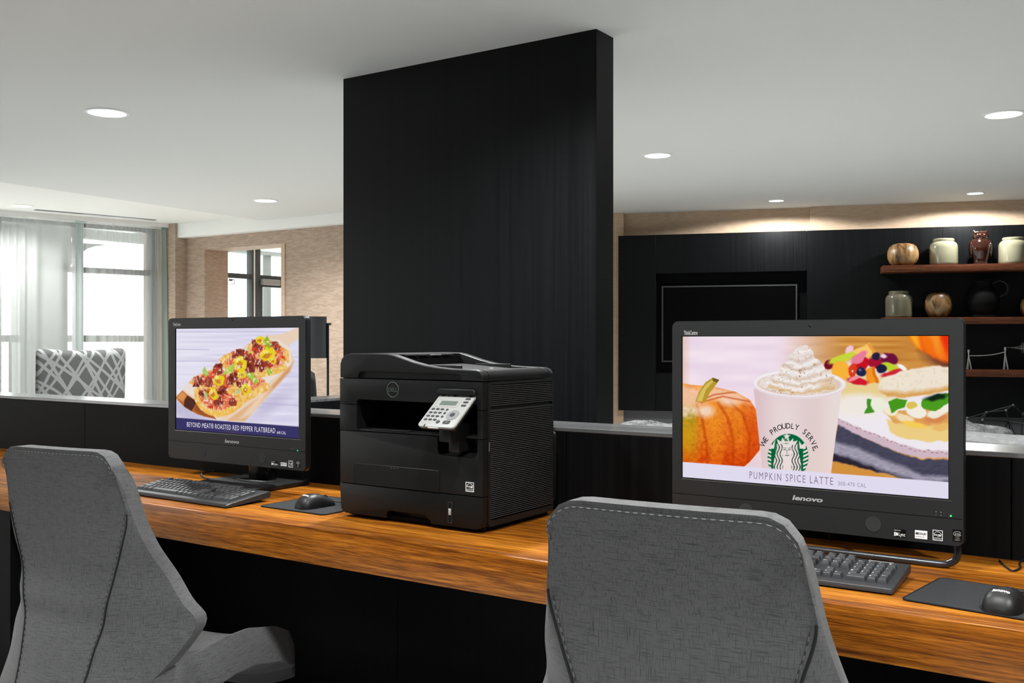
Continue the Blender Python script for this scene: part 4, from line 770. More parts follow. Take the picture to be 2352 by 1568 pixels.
def paint_pizza(p):
    x, y = p.x, p.y; n1 = p.noise(70, 5, 1); n2 = p.noise(5, 5, 2); n3 = p.noise(2, 2, 3); p.c = np.array((226, 222, 244)) + (n1[..., None] - .5) * (26, 26, 16); p.put(np.clip((560 - x) / 200, 0, 1) * .6, (242, 240, 252))
    for pts in ([(402, 762), (660, 762)], [(402, 829), (500, 829)], [(600, 926), (690, 931)], [(402, 802), (480, 803)]): p.line(pts, 1.6, (176, 172, 206), .7, 1.4)
    p.put(p.emask(420, 940, 60, 20, 25, 20) * .35, (150, 140, 180)); p.put(p.emask(620, 930, 60, 16, -38, 20) * .35, (170, 160, 196))
    p.poly([(403, 913), (419, 896), (592, 774), (650, 766), (690, 750), (690, 774), (664, 792), (676, 826), (668, 850), (640, 884), (562, 968), (500, 964), (455, 952), (425, 936)], (240, 214, 190), 1.6)
    p.poly([(403, 913), (419, 896), (430, 906), (460, 926), (520, 950), (500, 964), (455, 952), (425, 936)], (186, 106, 52), 1.6); p.poly([(431, 908), (452, 922), (447, 932), (440, 944), (422, 932), (424, 918)], (84, 48, 40), 2); p.put(p.pmask([(405, 913), (419, 898), (428, 908), (420, 922)], 5), (226, 152, 84)); p.put(p.pmask([(452, 924), (500, 958), (470, 956), (446, 942)], 5) * .7, (146, 74, 38))
    p.poly([(676, 826), (668, 852), (630, 892), (562, 968), (520, 966), (600, 908), (640, 866)], (232, 186, 142), 3); p.put(p.pmask([(648, 862), (668, 838), (664, 854), (630, 890), (600, 916)], 5) * .6, (206, 140, 96)); p.put(p.pmask([(600, 905), (625, 890), (580, 950), (550, 962)], 8) * .6, (250, 232, 216))
    p.poly([(417, 890), (434, 880), (598, 776), (640, 780), (668, 800), (668, 838), (640, 860), (500, 966), (470, 930)], (240, 228, 218), 1.6); p.put(p.pmask([(434, 880), (598, 776), (610, 782), (450, 886)], 6) * .5, (228, 206, 180))
    crust = ([(446, 893), (456, 888), (480, 890), (520, 880), (534, 894), (548, 912), (560, 928), (534, 948), (505, 958), (480, 953), (460, 940), (448, 922)], [(433, 879), (446, 864), (470, 856), (500, 842), (530, 862), (546, 890), (535, 908), (500, 893), (464, 892)], [(502, 826), (514, 816), (545, 802), (570, 818), (586, 850), (588, 868), (600, 872), (620, 884), (616, 896), (556, 928), (544, 908), (530, 866)], [(568, 794), (580, 784), (612, 776), (640, 790), (664, 806), (664, 834), (650, 828), (662, 846), (640, 858), (594, 868), (584, 850), (572, 815)])
    for c in crust:
        m = p.pmask(c, 1.6); p.put(m, (246, 206, 112)); p.put(m * np.clip(n2 * 1.5 - .55, 0, 1) * .8, (232, 150, 50)); p.shade(m * (1 - p.pmask(c, 12)) * .35, (.92, .78, .55))
        cx = sum(q[0] for q in c) / len(c); cy = sum(q[1] for q in c) / len(c); inn = p.pmask([(cx + (q[0] - cx) * .78, cy - 5 + (q[1] - cy) * .74) for q in c], 5); p.put(inn * .85, (226, 96, 60)); p.put(inn * np.clip(p.noise(7, 6, 11) * 2 - .8, 0, 1) * .8, (250, 216, 176)); p.put(inn * np.clip(n2 * 2 - 1.1, 0, 1), (196, 34, 28))
    for c in crust[:1]: p.put(p.pmask([(452, 925), (480, 948), (530, 940), (548, 926), (556, 930), (530, 950), (500, 958), (470, 948)], 6) * .8, (248, 196, 84))
    ox, oy = p.x, p.y; p.x = ox + (p.noise(7, 7, 31) - .5) * 5 + (p.noise(2.6, 2.6, 32) - .5) * 2.5; p.y = oy + (p.noise(7, 7, 33) - .5) * 5 + (p.noise(2.6, 2.6, 34) - .5) * 2.5
    rn = random.Random(5)
    for cx, cy, r in ((455, 876, 12), (480, 878, 11), (501, 847, 12), (550, 812, 11), (577, 824, 11), (575, 845, 12), (591, 800, 11), (631, 795, 11), (597, 836, 11), (616, 836, 9), (536, 867, 11), (554, 881, 9), (511, 897, 11), (464, 904, 9), (502, 921, 11), (535, 924, 9), (585, 788, 8), (540, 816, 8), (566, 816, 8), (600, 846, 8), (528, 876, 8), (636, 832, 6)):
        p.ell(cx, cy, r, r * 1.05, (150, 62, 48), 0, 2.4)
        for k in range(7): p.ell(cx + rn.uniform(-.8, .8) * r, cy + rn.uniform(-.8, .8) * r, r * .35, r * .3, rn.choice(((110, 40, 34), (190, 104, 84), (140, 62, 50), (214, 70, 50), (120, 44, 36))), rn.uniform(0, 90), 1.6)
    for cx, cy, rx, ry in ((597, 780, 10, 10), (616, 814, 19, 15), (552, 836, 16, 17), (502, 873, 13, 12), (490, 903, 10, 14), (564, 893, 12, 13), (555, 860, 11, 9), (626, 828, 8, 7), (612, 792, 8, 8)):
        p.ell(cx, cy, rx, ry, (236, 214, 36), -20, 1.8); p.put(p.emask(cx - rx * .1, cy + ry * .15, rx * .5, ry * .45, -20, 2) * .85, (206, 120, 44)); p.put(p.emask(cx - rx * .3, cy - ry * .5, rx * .4, ry * .25, -20, 2) * .8, (250, 244, 120))
    p.x, p.y = ox, oy
    Z = lambda pts: [(390 + a / 5.806, 740 + b / 5.806) for a, b in pts]
    for pts, col in (([(1250, 250), (1300, 175), (1345, 290), (1330, 360), (1280, 300)], (146, 186, 48)), ([(430, 655), (465, 585), (515, 690), (480, 730)], (170, 206, 92)), ([(690, 700), (780, 600), (870, 535), (845, 660), (760, 690)], (178, 206, 72)), ([(985, 680), (1100, 672), (1190, 790), (1150, 830), (1050, 740)], (160, 200, 56)), ([(1280, 590), (1375, 640), (1350, 695), (1310, 705)], (164, 196, 60)), ([(440, 885), (505, 950), (490, 1055), (460, 980)], (150, 190, 90)), ([(850, 945), (965, 855), (925, 950)], (190, 200, 140)), ([(1035, 400), (1065, 410), (1050, 440)], (150, 190, 60))):
        q = Z(pts); m = p.poly(q, col, 1.6); p.line([q[0], q[len(q) // 2]], .9, (214, 230, 140), m, 1)
    ch = np.clip((p.noise(2.4, 5, 21) - .72) * 7, 0, 1); allm = np.maximum.reduce([p.pmask(c, 3) for c in crust]); p.put(allm * ch * .8, (252, 236, 226))
    for pts in ([(448, 858), (456, 882)], [(524, 816), (526, 840)], [(505, 925), (516, 948)], [(470, 900), (478, 920)], [(514, 905), (530, 914)], [(594, 800), (600, 815)]): p.line(pts, 1.3, (250, 232, 220), .9, 1.2)
    p.put(np.clip(.5 + (y - (958.5 + (x - 401) * .0735)) / 1.1, 0, 1), (58, 54, 104)); p.put(np.clip(.5 + (y - (958.5 + (x - 401) * .0735)) / 1.1, 0, 1) * (p.emask(530, 1000, 24, 12, 0, 12) * .5), (96, 70, 96))

# ================================================================== ALL-IN-ONE COMPUTERS
def computer(label, X0, X1, Z0, Z1, SX0, SX1, SZ0, SZ1, Y, px, painter, res, captions):
    cxm = (X0 + X1) / 2; t = thing('desktop_computer', label, 'computer', (0, 0, 0), group='all-in-one computers on the desk')
    f = lambda u, v: (lambda q: (q.x, q.z))(onY(u, v, Y))
    o = rrect(X0, X1, Z0, Z1, .013, 5); i = rrect(SX0, SX1, SZ0, SZ1, .0006, 5)
    bz = obj('bezel', ring(nb(), o, i, Y, Y + .018), 'black_plastic_soft', t)
    obj('rim', ring(nb(), rrect(X0 - .0012, X1 + .0012, Z0 - .0012, Z1 + .0012, .014, 5), rrect(X0 + .001, X1 - .001, Z0 + .001, Z1 - .001, .012, 5), Y + .004, Y + .019), 'black_plastic', t)
    obj('rear_case', prism(nb(), rrect(X0 + .004, X1 - .004, Z0 + .004, Z1 - .004, .012, 4), Y + .018, Y + .028, bev=.003), 'black_plastic', t)
    obj('rear_bulge', prism(nb(), rrect(X0 + .06, X1 - .06, Z0 + .05, Z1 - .05, .03, 4), Y + .028, Y + .055, bev=.012, seg=3), 'black_plastic', t)
    p = Paint(SX0 - .0002, SX1 + .0002, SZ0 - .0002, SZ1 + .0002, Y + .0045, *res); painter(p); scr = obj('screen', p.mesh('screen'), None, t)
    obj('screen_gasket', ring(nb(), rrect(SX0, SX1, SZ0, SZ1, .0006, 2), rrect(SX0 + .0016, SX1 - .0016, SZ0 + .0016, SZ1 - .0016, .0005, 2), Y + .002, Y + .004), 'pure_dark', t)
    bxo('lower_line', 'chrome_grey', t, SX0, SX1 + .006, Y - .0004, Y + .001, SZ0 - .0022, SZ0 - .0010)  # thin chrome line along the lower screen edge
    (c0, z0), (c1, z1) = f(*px['seam'][0]), f(*px['seam'][1]); zs = (z0 + z1) / 2; bxo('seam_line', 'pure_dark', t, X0 + .001, X1 - .001, Y - .0003, Y + .001, zs - .0006, zs + .0006)
    for u, v in px['speaker']:
        a, z = f(u, v); b = nb(); bmesh.ops.create_cone(b, cap_ends=True, segments=32, radius1=.0155, radius2=.0155, depth=.0012, matrix=Matrix.Translation((a, Y - .0002, z)) @ Matrix.Rotation(R(90), 4, 'X')); sk = obj('speaker', b, 'speaker_mesh', t)
    def box_of(r):
        a, b, c, d = r; return f(a, (b + d) / 2)[0], f(c, (b + d) / 2)[0], f((a + c) / 2, d)[1], f((a + c) / 2, b)[1]
    def words(name, s, r, m, par=t, dy=.0008, **k): x0, x1, z0, z1 = box_of(r); return obj(name, text_into(nb(), s, x0, x1, z0, z1, Y - dy, **k), m, par, smooth=0)
    words('brand_lettering', 'lenovo', px['logo'], 'print_grey', bold=.03, shear=.18); words('model_lettering', 'ThinkCentre', px['model'], 'print_grey', bold=.02)
    a, z = f(*px['led']); b = nb(); ellipsoid(b, (a, Y, z), (.0018, .001, .0018), 10, 6); obj('power_light', b, 'led_green', t)
    a, z = f(*px['led2']); b = nb()
    for dx in (0, .009): ellipsoid(b, (a + dx, Y, z), (.0007, .0005, .0007), 8, 5); ellipsoid(b, (a + dx, Y, z + .006), (.0009, .0004, .0009), 8, 5)
    obj('status_marks', b, 'print_grey', t)
    a, z = f(*px['cam']); b = nb(); ellipsoid(b, (a, Y, z), (.003, .001, .003), 12, 6); obj('webcam', b, 'black_gloss', t)
    # stickers
    x0, x1, z0, z1 = box_of(px['st'][0]); h = z1 - z0; w_ = x1 - x0
    s0 = bxo('sticker', 'black_gloss', t, x0 - .001, x1 + .001, Y - .0006, Y, z0 - .0005, z1 + .001); b = nb(); box(b, x0, x0 + w_ * .13, Y - .001, Y - .0007, z0 + h * .05, z0 + h * .62); box(b, x0 + w_ * .17, x0 + w_ * .22, Y - .001, Y - .0007, z0 + h * .1, z0 + h * .6); text_into(b, 'Lync', x0 + w_ * .42, x1, z0 - h * .08, z0 + h * .62, Y - .001); text_into(b, 'Optimized for', x0, x0 + w_ * .6, z0 + h * .78, z0 + h * .98, Y - .001)
    ellipsoid(b, (x0 + w_ * .29, Y - .0008, z0 + h * .33), (w_ * .07, .0003, h * .24), 12, 6); obj('sticker_print', b, 'print_white', s0, smooth=0)
    x0, x1, z0, z1 = box_of(px['st'][1]); h = z1 - z0; w_ = x1 - x0
    s0 = bxo('sticker', 'print_white', t, x0, x1, Y - .0006, Y, z0, z1); b = nb(); text_into(b, 'DOLBY', x0 + w_ * .34, x1 - w_ * .06, z0 + h * .5, z0 + h * .76, Y - .001, bold=.02); box(b, x0 + w_ * .07, x0 + w_ * .17, Y - .001, Y - .0007, z0 + h * .5, z0 + h * .76); box(b, x0 + w_ * .19, x0 + w_ * .29, Y - .001, Y - .0007, z0 + h * .5, z0 + h * .76); text_into(b, 'ADVANCED AUDIO', x0 + w_ * .08, x1 - w_ * .2, z0 + h * .2, z0 + h * .32, Y - .001); obj('sticker_print', b, 'print_dark', s0, smooth=0)
    x0, x1, z0, z1 = box_of(px['st'][2]); energy_sticker(t, x0, x1, z0, z1, Y, 'black_gloss')
    x0, x1, z0, z1 = box_of(px['st'][3]); h = z1 - z0; w_ = x1 - x0
    s0 = bxo('sticker', 'black_gloss', t, x0, x1, Y - .0006, Y, z0, z1); b = nb(); text_into(b, 'intel', x0 + w_ * .24, x1 - w_ * .2, z0 + h * .52, z0 + h * .78, Y - .001); text_into(b, 'inside', x0 + w_ * .3, x1 - w_ * .28, z0 + h * .26, z0 + h * .36, Y - .001); text_into(b, 'CORE i3', x0 + w_ * .22, x1 - w_ * .22, z0 + h * .08, z0 + h * .18, Y - .001)
    tube(b, [((x0 + x1) / 2 + w_ * .42 * math.cos(a), Y - .0007, z0 + h * .64 + h * .2 * math.sin(a)) for a in np.linspace(.5, 6.0, 24)], .0004, 5); obj('sticker_print', b, 'print_grey', s0, smooth=0)
    for nm, s, r, m, k in captions: words(nm, s, r, m, scr, -.0036, **k)
    return t, f, scr
def energy_sticker(par, x0, x1, z0, z1, Y, ground):
    h = z1 - z0; w_ = x1 - x0; s0 = bxo('sticker', ground, par, x0, x1, Y - .0006, Y, z0, z1); b = nb(); q = w_ * .06
    ring(b, [(x0, z0), (x1, z0), (x1, z1), (x0, z1)], [(x0 + q, z0 + q), (x1 - q, z0 + q), (x1 - q, z1 - q), (x0 + q, z1 - q)], Y - .0009, Y - .0006); box(b, x0 + q, x1 - q, Y - .0009, Y - .0007, z0 + h * .24, z0 + h * .27)
    text_into(b, 'energy', x0 + w_ * .14, x0 + w_ * .7, z0 + h * .36, z0 + h * .62, Y - .001, shear=.4); text_into(b, 'ENERGY STAR', x0 + w_ * .12, x1 - w_ * .12, z0 + h * .1, z0 + h * .18, Y - .001)
    st = [(x0 + w_ * .74 + w_ * (.16 if i % 2 == 0 else .07) * math.sin(PI * i / 5), z0 + h * .5 + w_ * (.16 if i % 2 == 0 else .07) * math.cos(PI * i / 5)) for i in range(10)]; prism(b, st, Y - .001, Y - .0007)
    tube(b, [((x0 + x1) / 2 + w_ * .38 * math.cos(a), Y - .0008, z0 + h * .50 + h * .34 * math.sin(a)) for a in np.linspace(.25, 2.9, 16)], w_ * .022, 5); obj('sticker_print', b, 'print_white', s0, smooth=0)
mat('speaker_mesh', (52, 53, 54), .8, .3, bump=(1800, .6, (1, 1, 1)))
YM = 2.09
LM = dict(seam=((420, 1013), (690, 1037)), speaker=((465.5, 1037), (603, 1051)), logo=(516.5, 1009.3, 549.5, 1017.7), model=(398, 741, 415, 748.5), led=(683.5, 1034.5), led2=(668, 1034.5), cam=(534, 735), st=((624, 1059, 638.5, 1068.5), (645, 1062, 658.5, 1070), (663, 1057.5, 673, 1073), (680.5, 1056, 690, 1073.5)))
RM = dict(seam=((1560, 1135), (2170, 1186)), speaker=((1713, 1172), (2006, 1203)), logo=(1820, 1139.3, 1890, 1150.7), model=(1571, 759, 1602.5, 769), led=(2184, 1184.5), led2=(2150, 1182), cam=(1860, 748), st=((2054, 1216, 2079.5, 1232), (2101.5, 1218, 2130, 1237), (2142.5, 1217, 2165.5, 1241), (2188.5, 1216, 2210, 1243)))
tL, fL, _ = computer('black all-in-one computer showing a flatbread advert, left of the printer', -2.767, -2.139, .808, 1.262, -2.7337, -2.1662, .9005, 1.230, YM, LM, paint_pizza, (330, 190),
    [('caption', 'BEYOND MEAT\u00ae ROASTED RED PEPPER FLATBREAD', (427, 975.3, 630, 987.2), 'ink_white', dict(spacing=1.12)), ('caption', '640 CAL', (634, 990.3, 654.5, 997), 'ink_white', dict(spacing=1.1))])
tR, fR, scr = computer('large black all-in-one computer showing a pumpkin latte advert, right of the printer', -.9705, -.3585, .792, 1.233, -.9482, -.3843, .880, 1.2008, YM, RM, paint_latte, (560, 320),
    [('caption', 'PUMPKIN SPICE LATTE', (1720, 1089.5, 1912, 1106.5), 'ink_mauve', dict(spacing=1.3)), ('caption', '300-470 CAL', (1924, 1108, 1988, 1117.3), 'ink_mauve', dict(spacing=1.25))])
# arched lettering on the pictured cup
b = nb(); s = 'WE PROUDLY SERVE'; n = len(s)
for i, ch in enumerate(s):
    if ch == ' ': continue
    a = R(157 - 136 * (i + .35) / (n - 1)); ca, sa = math.cos(a), math.sin(a); cu, cv = 1811 + 58 * ca, 1050 - 66 * sa; th = math.atan2(58 * ca, 66 * sa)
    co, fa = text_mesh(ch, .012); lo, hi = co.min(0), co.max(0); k = 13.0 / .73
    def mp(gx, gy): u = cu + (gx * math.cos(th) + gy * math.sin(th)); v = cv - (gy * math.cos(th) - gx * math.sin(th)); q = onY(u, v, YM + .0038); return q
    vs_ = [b.verts.new(mp((c[0] - (lo[0] + hi[0]) / 2) * k * .86, (c[1] - lo[1]) * k)) for c in co]
    for fc in fa: b.faces.new([vs_[j] for j in fc])
for u, v in ((1757, 1013), (1869, 1034)): q = onY(u, v, YM + .0038); ellipsoid(b, q, (.0016, .0003, .0016), 8, 5)
obj('caption', b, 'ink_black', scr, smooth=0)
# stands
xc = (-2.767 - 2.139) / 2 + .045
bs = rrect(xc - .14, xc + .14, 2.0, 2.265, .05, 6); obj('stand_base', prism(nb(), bs, ZD + .001, ZD + .016, 'xy', .004), 'black_plastic', tL)
obj('stand_neck', box(nb(), xc - .045, xc + .045, 2.15, 2.19, ZD + .014, 1.0, .006), 'black_gloss', tL); obj('stand_wire', tube(nb(), cat([(xc - .06, 2.12, ZD + .018), (xc, 2.10, ZD + .020), (xc + .09, 2.13, ZD + .018)], 6), .0016, 6), 'chrome_grey', tL)  # neck, and a thin chrome wire arc on the base plate
xl, xr = -.930, -.3765
loop = cat([(xl, 2.135, .86), (xl, 2.13, .80), (xl, 2.125, ZD + .022), (xl + .018, 2.122, ZD + .008)], 5)[:-1] + [Vector((xl + .03, 2.12, ZD + .0072)), Vector(((xl + xr) / 2, 2.12, ZD + .0072)), Vector((xr - .03, 2.12, ZD + .0072))] + cat([(xr - .018, 2.122, ZD + .008), (xr, 2.125, ZD + .022), (xr, 2.13, .80), (xr, 2.135, .86)], 5)
obj('stand_frame', tube(nb(), loop, .0072, 12), 'tube_dark', tR)
obj('stand_prop', tube(nb(), [(-.66, 2.14, .95), (-.66, 2.255, ZD + .006)], .006, 10), 'tube_dark', tR)

# ================================================================== KEYBOARDS, MICE, MATS
U = .0186
def key_mesh(wu, m, h=.0085, du=1):
    b = nb(); w0 = wu * U - .0011; d0 = du * U - .0011; w1, d1 = w0 - .0052, d0 - .0055
    lo = [b.verts.new((sx * w0 / 2, sy * d0 / 2, 0)) for sx, sy in ((-1, -1), (1, -1), (1, 1), (-1, 1))]; mi = [b.verts.new((sx * (w0 - .0014) / 2, sy * (d0 - .0014) / 2, h * .35)) for sx, sy in ((-1, -1), (1, -1), (1, 1), (-1, 1))]
    hi = [b.verts.new((sx * w1 / 2, sy * d1 / 2 + .0009, h + (.0006 if sy > 0 else 0))) for sx, sy in ((-1, -1), (1, -1), (1, 1), (-1, 1))]
    b.faces.new(hi); b.faces.new(lo[::-1])
    for A, B in ((lo, mi), (mi, hi)):
        for i in range(4): b.faces.new((A[i], A[(i + 1) % 4], B[(i + 1) % 4], B[i]))
    bmesh.ops.bevel(b, geom=[e for e in b.edges if all(v in hi for v in e.verts)], offset=.0007, segments=1, affect='EDGES'); return mesh_from('key', b, m, 25)
ROWS = [(5.35, [(0, 1, 'Esc')] + [(2 + i + (.5 if i > 3 else 0) + (.5 if i > 7 else 0), 1, 'F%d' % (i + 1)) for i in range(12)] + [(15.3, 1, 'PrtSc'), (16.3, 1, 'ScrLk'), (17.3, 1, 'Pause')]),
        (4, [(i, 1, c) for i, c in enumerate('`1234567890-=')] + [(13, 2, 'Back'), (15.3, 1, 'Ins'), (16.3, 1, 'Home'), (17.3, 1, 'PgUp'), (18.6, 1, 'Num'), (19.6, 1, '/'), (20.6, 1, '*'), (21.6, 1, '-')]),
        (3, [(0, 1.5, 'Tab')] + [(1.5 + i, 1, c) for i, c in enumerate('QWERTYUIOP[]')] + [(13.5, 1.5, '\\'), (15.3, 1, 'Del'), (16.3, 1, 'End'), (17.3, 1, 'PgDn'), (18.6, 1, '7'), (19.6, 1, '8'), (20.6, 1, '9')]),
        (2, [(0, 1.75, 'Caps')] + [(1.75 + i, 1, c) for i, c in enumerate("ASDFGHJKL;'")] + [(12.75, 2.25, 'Enter'), (18.6, 1, '4'), (19.6, 1, '5'), (20.6, 1, '6')]),
        (1, [(0, 2.25, 'Shift')] + [(2.25 + i, 1, c) for i, c in enumerate('ZXCVBNM,./')] + [(12.25, 2.75, 'Shift'), (16.3, 1, '^'), (18.6, 1, '1'), (19.6, 1, '2'), (20.6, 1, '3')]),
        (0, [(0, 1.5, 'Ctrl'), (1.5, 1, 'Win'), (2.5, 1.25, 'Alt'), (3.75, 6.25, ''), (10, 1.25, 'Alt'), (11.25, 1, 'Win'), (12.25, 1.25, 'Menu'), (13.5, 1.5, 'Ctrl'), (15.3, 1, '<'), (16.3, 1, 'v'), (17.3, 1, '>'), (18.6, 2, '0'), (20.6, 1, '.')])]
KM = {}
def keyboard(label, loc, rz, legends):
    t = thing('keyboard', label, 'keyboard', loc, rz, 'keyboards on the desk'); Wk = 22.6 * U + .030; D = .158; lip = .024; sl = .125
    zt_ = lambda y: .0125 + (y - lip) * sl
    prof = [(0, .003), (0, .0075), (lip - .002, .0135), (lip + .002, zt_(lip + .002)), (D - .010, zt_(D - .010)), (D - .002, zt_(D) - .004), (D, zt_(D) - .010), (D - .004, .010), (.02, .0015)]
    obj('case', prism(nb(), prof, -Wk, 0, 'yz', .0012, 1), 'keyboard_case', t)
    bxo('front_lip', 'key_grey', t, -Wk + .002, -.002, .002, lip - .004, .0068, .0112, .001, 1)
    for x in (-Wk + .05, -.07): bxo('foot', 'black_plastic', t, x, x + .02, D - .03, D - .022, 0, .016)
    for gy, keys in ROWS:
        for gx, wu, cap in keys:
            mm = 'key_dark' if (gx < 15 and len(cap) <= 1 and cap) else 'key_grey'
            kk = (wu, mm)
            if kk not in KM: KM[kk] = key_mesh(wu, mm)
            y = lip + .011 + (gy + .0) * U; x = -Wk + .015 + (gx + wu / 2) * U
            k = obj('key', KM[kk], None, t); k.location = (x, y, zt_(y) - .0005); k.rotation_euler = (math.atan(sl) + (.10 - gy * .035), 0, 0)
            if legends and cap and gx > 12:
                b = nb(); wq = min(wu * U * .34, .0021 * len(cap) + .0012); text_into(b, cap, -wu * U * .5 + .0042, -wu * U * .5 + .0042 + wq, .0012, .0044, 0, fn=lambda a, c: (a, c, .0093)); obj('legend', b, 'print_white', k, smooth=0)
    for gx, gy, cap in ((21.6, 2.5, '+'), (21.6, .5, 'Enter')):
        kk = ('tall', 'key_grey')
        if kk not in KM: KM[kk] = key_mesh(1, 'key_grey', du=2)
        y = lip + .011 + gy * U; k = obj('key', KM[kk], None, t); k.location = (-Wk + .015 + (gx + .5) * U, y, zt_(y) - .0005); k.rotation_euler = (math.atan(sl), 0, 0)
        if legends: b = nb(); text_into(b, cap, -.0045, -.002 if cap == '+' else .003, .002, .0048, 0, fn=lambda a, c: (a, c, .0093)); obj('legend', b, 'print_white', k, smooth=0)
    if legends: b = nb(); text_into(b, 'lenovo', -.075, -.028, D - .0175, D - .0115, 0, bold=.03, shear=.18, fn=lambda a, c: (a, c, zt_(c) + .0006)); obj('brand_lettering', b, 'print_grey', t, smooth=0)
    return t
keyboard('black keyboard in front of the left computer, all keys visible', (-2.135, 1.795, ZD), R(-1), False)
keyboard('black keyboard in front of the right computer, half hidden by the chair', (-.431, 1.838, ZD), R(1), True)

def mouse_pad(label, cx, cy, wd, dp, rz):
    t = thing('mouse_pad', label, 'mouse pad', (cx, cy, ZD), rz, 'mouse pads'); o = rrect(-wd / 2, wd / 2, -dp / 2, dp / 2, .012, 5)
    obj('cloth', prism(nb(), rrect(-wd / 2 + .002, wd / 2 - .002, -dp / 2 + .002, dp / 2 - .002, .011, 5), .0006, .0030, 'xy'), 'pad_cloth', t)
    st = nb(); per = []
    for i in range(len(o)):
        a, b_ = Vector((*o[i], 0)), Vector((*o[(i + 1) % len(o)], 0)); nn = max(1, int((b_ - a).length / .003))
        for k in range(nn): per.append(a.lerp(b_, k / nn))
    tube(st, [(q.x, q.y, .0018 + (.0003 if i % 2 else 0)) for i, q in enumerate(per)], .0017, 6, closed=True); obj('stitched_edge', st, 'pad_edge', t)
mouse_pad('dark cloth mouse pad between left keyboard and printer', -1.962, 1.978, .243, .225, R(-1)); mouse_pad('dark cloth mouse pad beside the right keyboard', -.2825, 1.905, .235, .205, R(-7))

def mouse(label, cx, cy, rz, cable, m='mouse_black'):
    t = thing('computer_mouse', label, 'mouse', (cx, cy, ZD + .0032), rz, 'computer mice'); Lm = .108
    wf_ = lambda s: .0305 * (np.interp(s, [0, .04, .12, .3, .5, .75, .92, .98, 1], [.35, .68, .9, 1, .96, .92, .88, .74, .5])); hf = lambda s: .037 * np.interp(s, [0, .04, .12, .25, .42, .6, .8, .95, 1], [.18, .48, .76, .95, 1.0, .9, .66, .42, .2])
    def pt(s, th): c, sn = math.cos(th), math.sin(th); return (wf_(s) * math.copysign(abs(c) ** .75, c), (s - .5) * Lm, hf(s) * abs(sn) ** .8)
    ss = np.concatenate([[0, .01, .025], np.linspace(.05, .95, 22), [.975, .99, 1]]); b = nb(); V = [[b.verts.new(pt(s, th)) for th in np.linspace(0, PI, 25)] for s in ss]
    for a, c in zip(V, V[1:]):
        for i in range(24): b.faces.new((a[i], c[i], c[i + 1], a[i + 1]))
    b.faces.new(V[0]); b.faces.new(V[-1][::-1]); bmesh.ops.recalc_face_normals(b, faces=b.faces[:]); obj('shell', b, m, t, smooth=70)
    b = nb(); tube(b, [(q[0], q[1], q[2] + .0002) for q in [pt(s, PI / 2) for s in np.linspace(.6, .98, 10)]], .0006, 6); obj('button_split', b, 'pure_dark', t)
    q = pt(.8, PI / 2); b = nb(); bmesh.ops.create_cone(b, cap_ends=True, segments=20, radius1=.010, radius2=.010, depth=.006, matrix=Matrix.Translation((0, q[1], q[2] - .006)) @ Matrix.Rotation(R(90), 4, 'Y')); obj('scroll_wheel', b, 'key_grey', t)
    def onto(x, y): s = y; w_ = wf_(s); c = min(.98, abs(x) / w_) ** (1 / .75); return (x, (s - .5) * Lm, hf(s) * (max(0, 1 - c * c) ** .5) ** .8 + .0005)
    b = nb(); text_into(b, 'lenovo', -.0135, .0135, .20, .255, 0, bold=.03, shear=.18, fn=onto); obj('brand_lettering', b, 'print_white', t, smooth=0)
    b = nb(); tube(b, cat(cable, 8), .0016, 8); obj('cable', b, 'cable_black', t)
    return t
mouse('black mouse on the pad left of the printer', -1.948, 1.938, R(-8), [(0, .05, .008), (.01, .07, .006), (.06, .09, .0), (.12, .10, -.001), (.20, .10, -.0015)])
mouse('black mouse on the pad at the right frame edge', -.252, 1.852, R(-6), [(0, .05, .008), (.006, .075, .012), (.04, .10, .010), (.09, .10, .002), (.2, .12, -.001)])
def cable(label, pts, m='cable_black', r=.002): tag(obj('cable', tube(nb(), cat(pts, 10), r, 8), m), label, 'cable')
z = ZD + .0022
q = [onZ(u, v, z) for u, v in ((500, 1100), (474, 1098), (462, 1090), (475, 1083), (520, 1080), (548, 1081))]
cable('thin grey keyboard cable curling behind the left keyboard', [tuple(p) for p in q], 'cable_grey', .0025)
q = [onZ(u, v, z) for u, v in ((2296, 1287), (2306, 1298), (2325, 1310), (2343, 1304), (2342, 1292), (2352, 1286), (2380, 1284))]
cable('black cable looping on the desk at the right frame edge', [tuple(p) for p in q])

# ================================================================== PRINTER
mat('badge_metal', (84, 94, 90), .35, .5, .6)
PX0, PX1, PY0, PY1 = -1.805, -1.353, 1.885, 2.195
t = thing('printer', 'black multifunction laser printer on the desk between the computers', 'printer')
def fp(u, v, Y=PY0): q = onY(u, v, Y); return q.x, q.z
zb_ = ZD + .010
z1 = fp(1109, 1142.6)[1]; z2 = fp(776.5, 986.8)[1]; z3 = fp(778, 926.8)[1]; z4 = fp(778, 867.5)[1]; zo = fp(820, 916.4)[1]; xo0 = fp(819, 950)[0]
xo1 = fp(1096, 950)[0]; g = .0009
# paper tray with hand hold
hx0, hx1 = fp(886, 1185)[0], fp(988, 1185)[0]; hz = fp(890, 1172)[1]
tr = [(PX0 + .004, zb_ + .012), (PX0 + .010, zb_ + .004), (PX0 + .02, zb_), (hx0, zb_), (hx0, hz - .012), (hx0 + .004, hz - .004), (hx0 + .012, hz), (hx1 - .016, hz), (hx1 - .008, hz - .006), (hx1, zb_ + .006), (hx1 + .004, zb_), (PX1 - .02, zb_), (PX1 - .008, zb_ + .004), (PX1 - .001, zb_ + .016), (PX1 - .001, z1 - g), (PX0, z1 - g)]
obj('paper_tray', prism(nb(), tr, PY0, PY0 + .03, bev=.0015), 'printer_black', t)
bxo('tray_handle', 'printer_dark', t, hx0 - .005, hx1 + .01, PY0 + .0305, PY0 + .034, zb_, hz + .005)
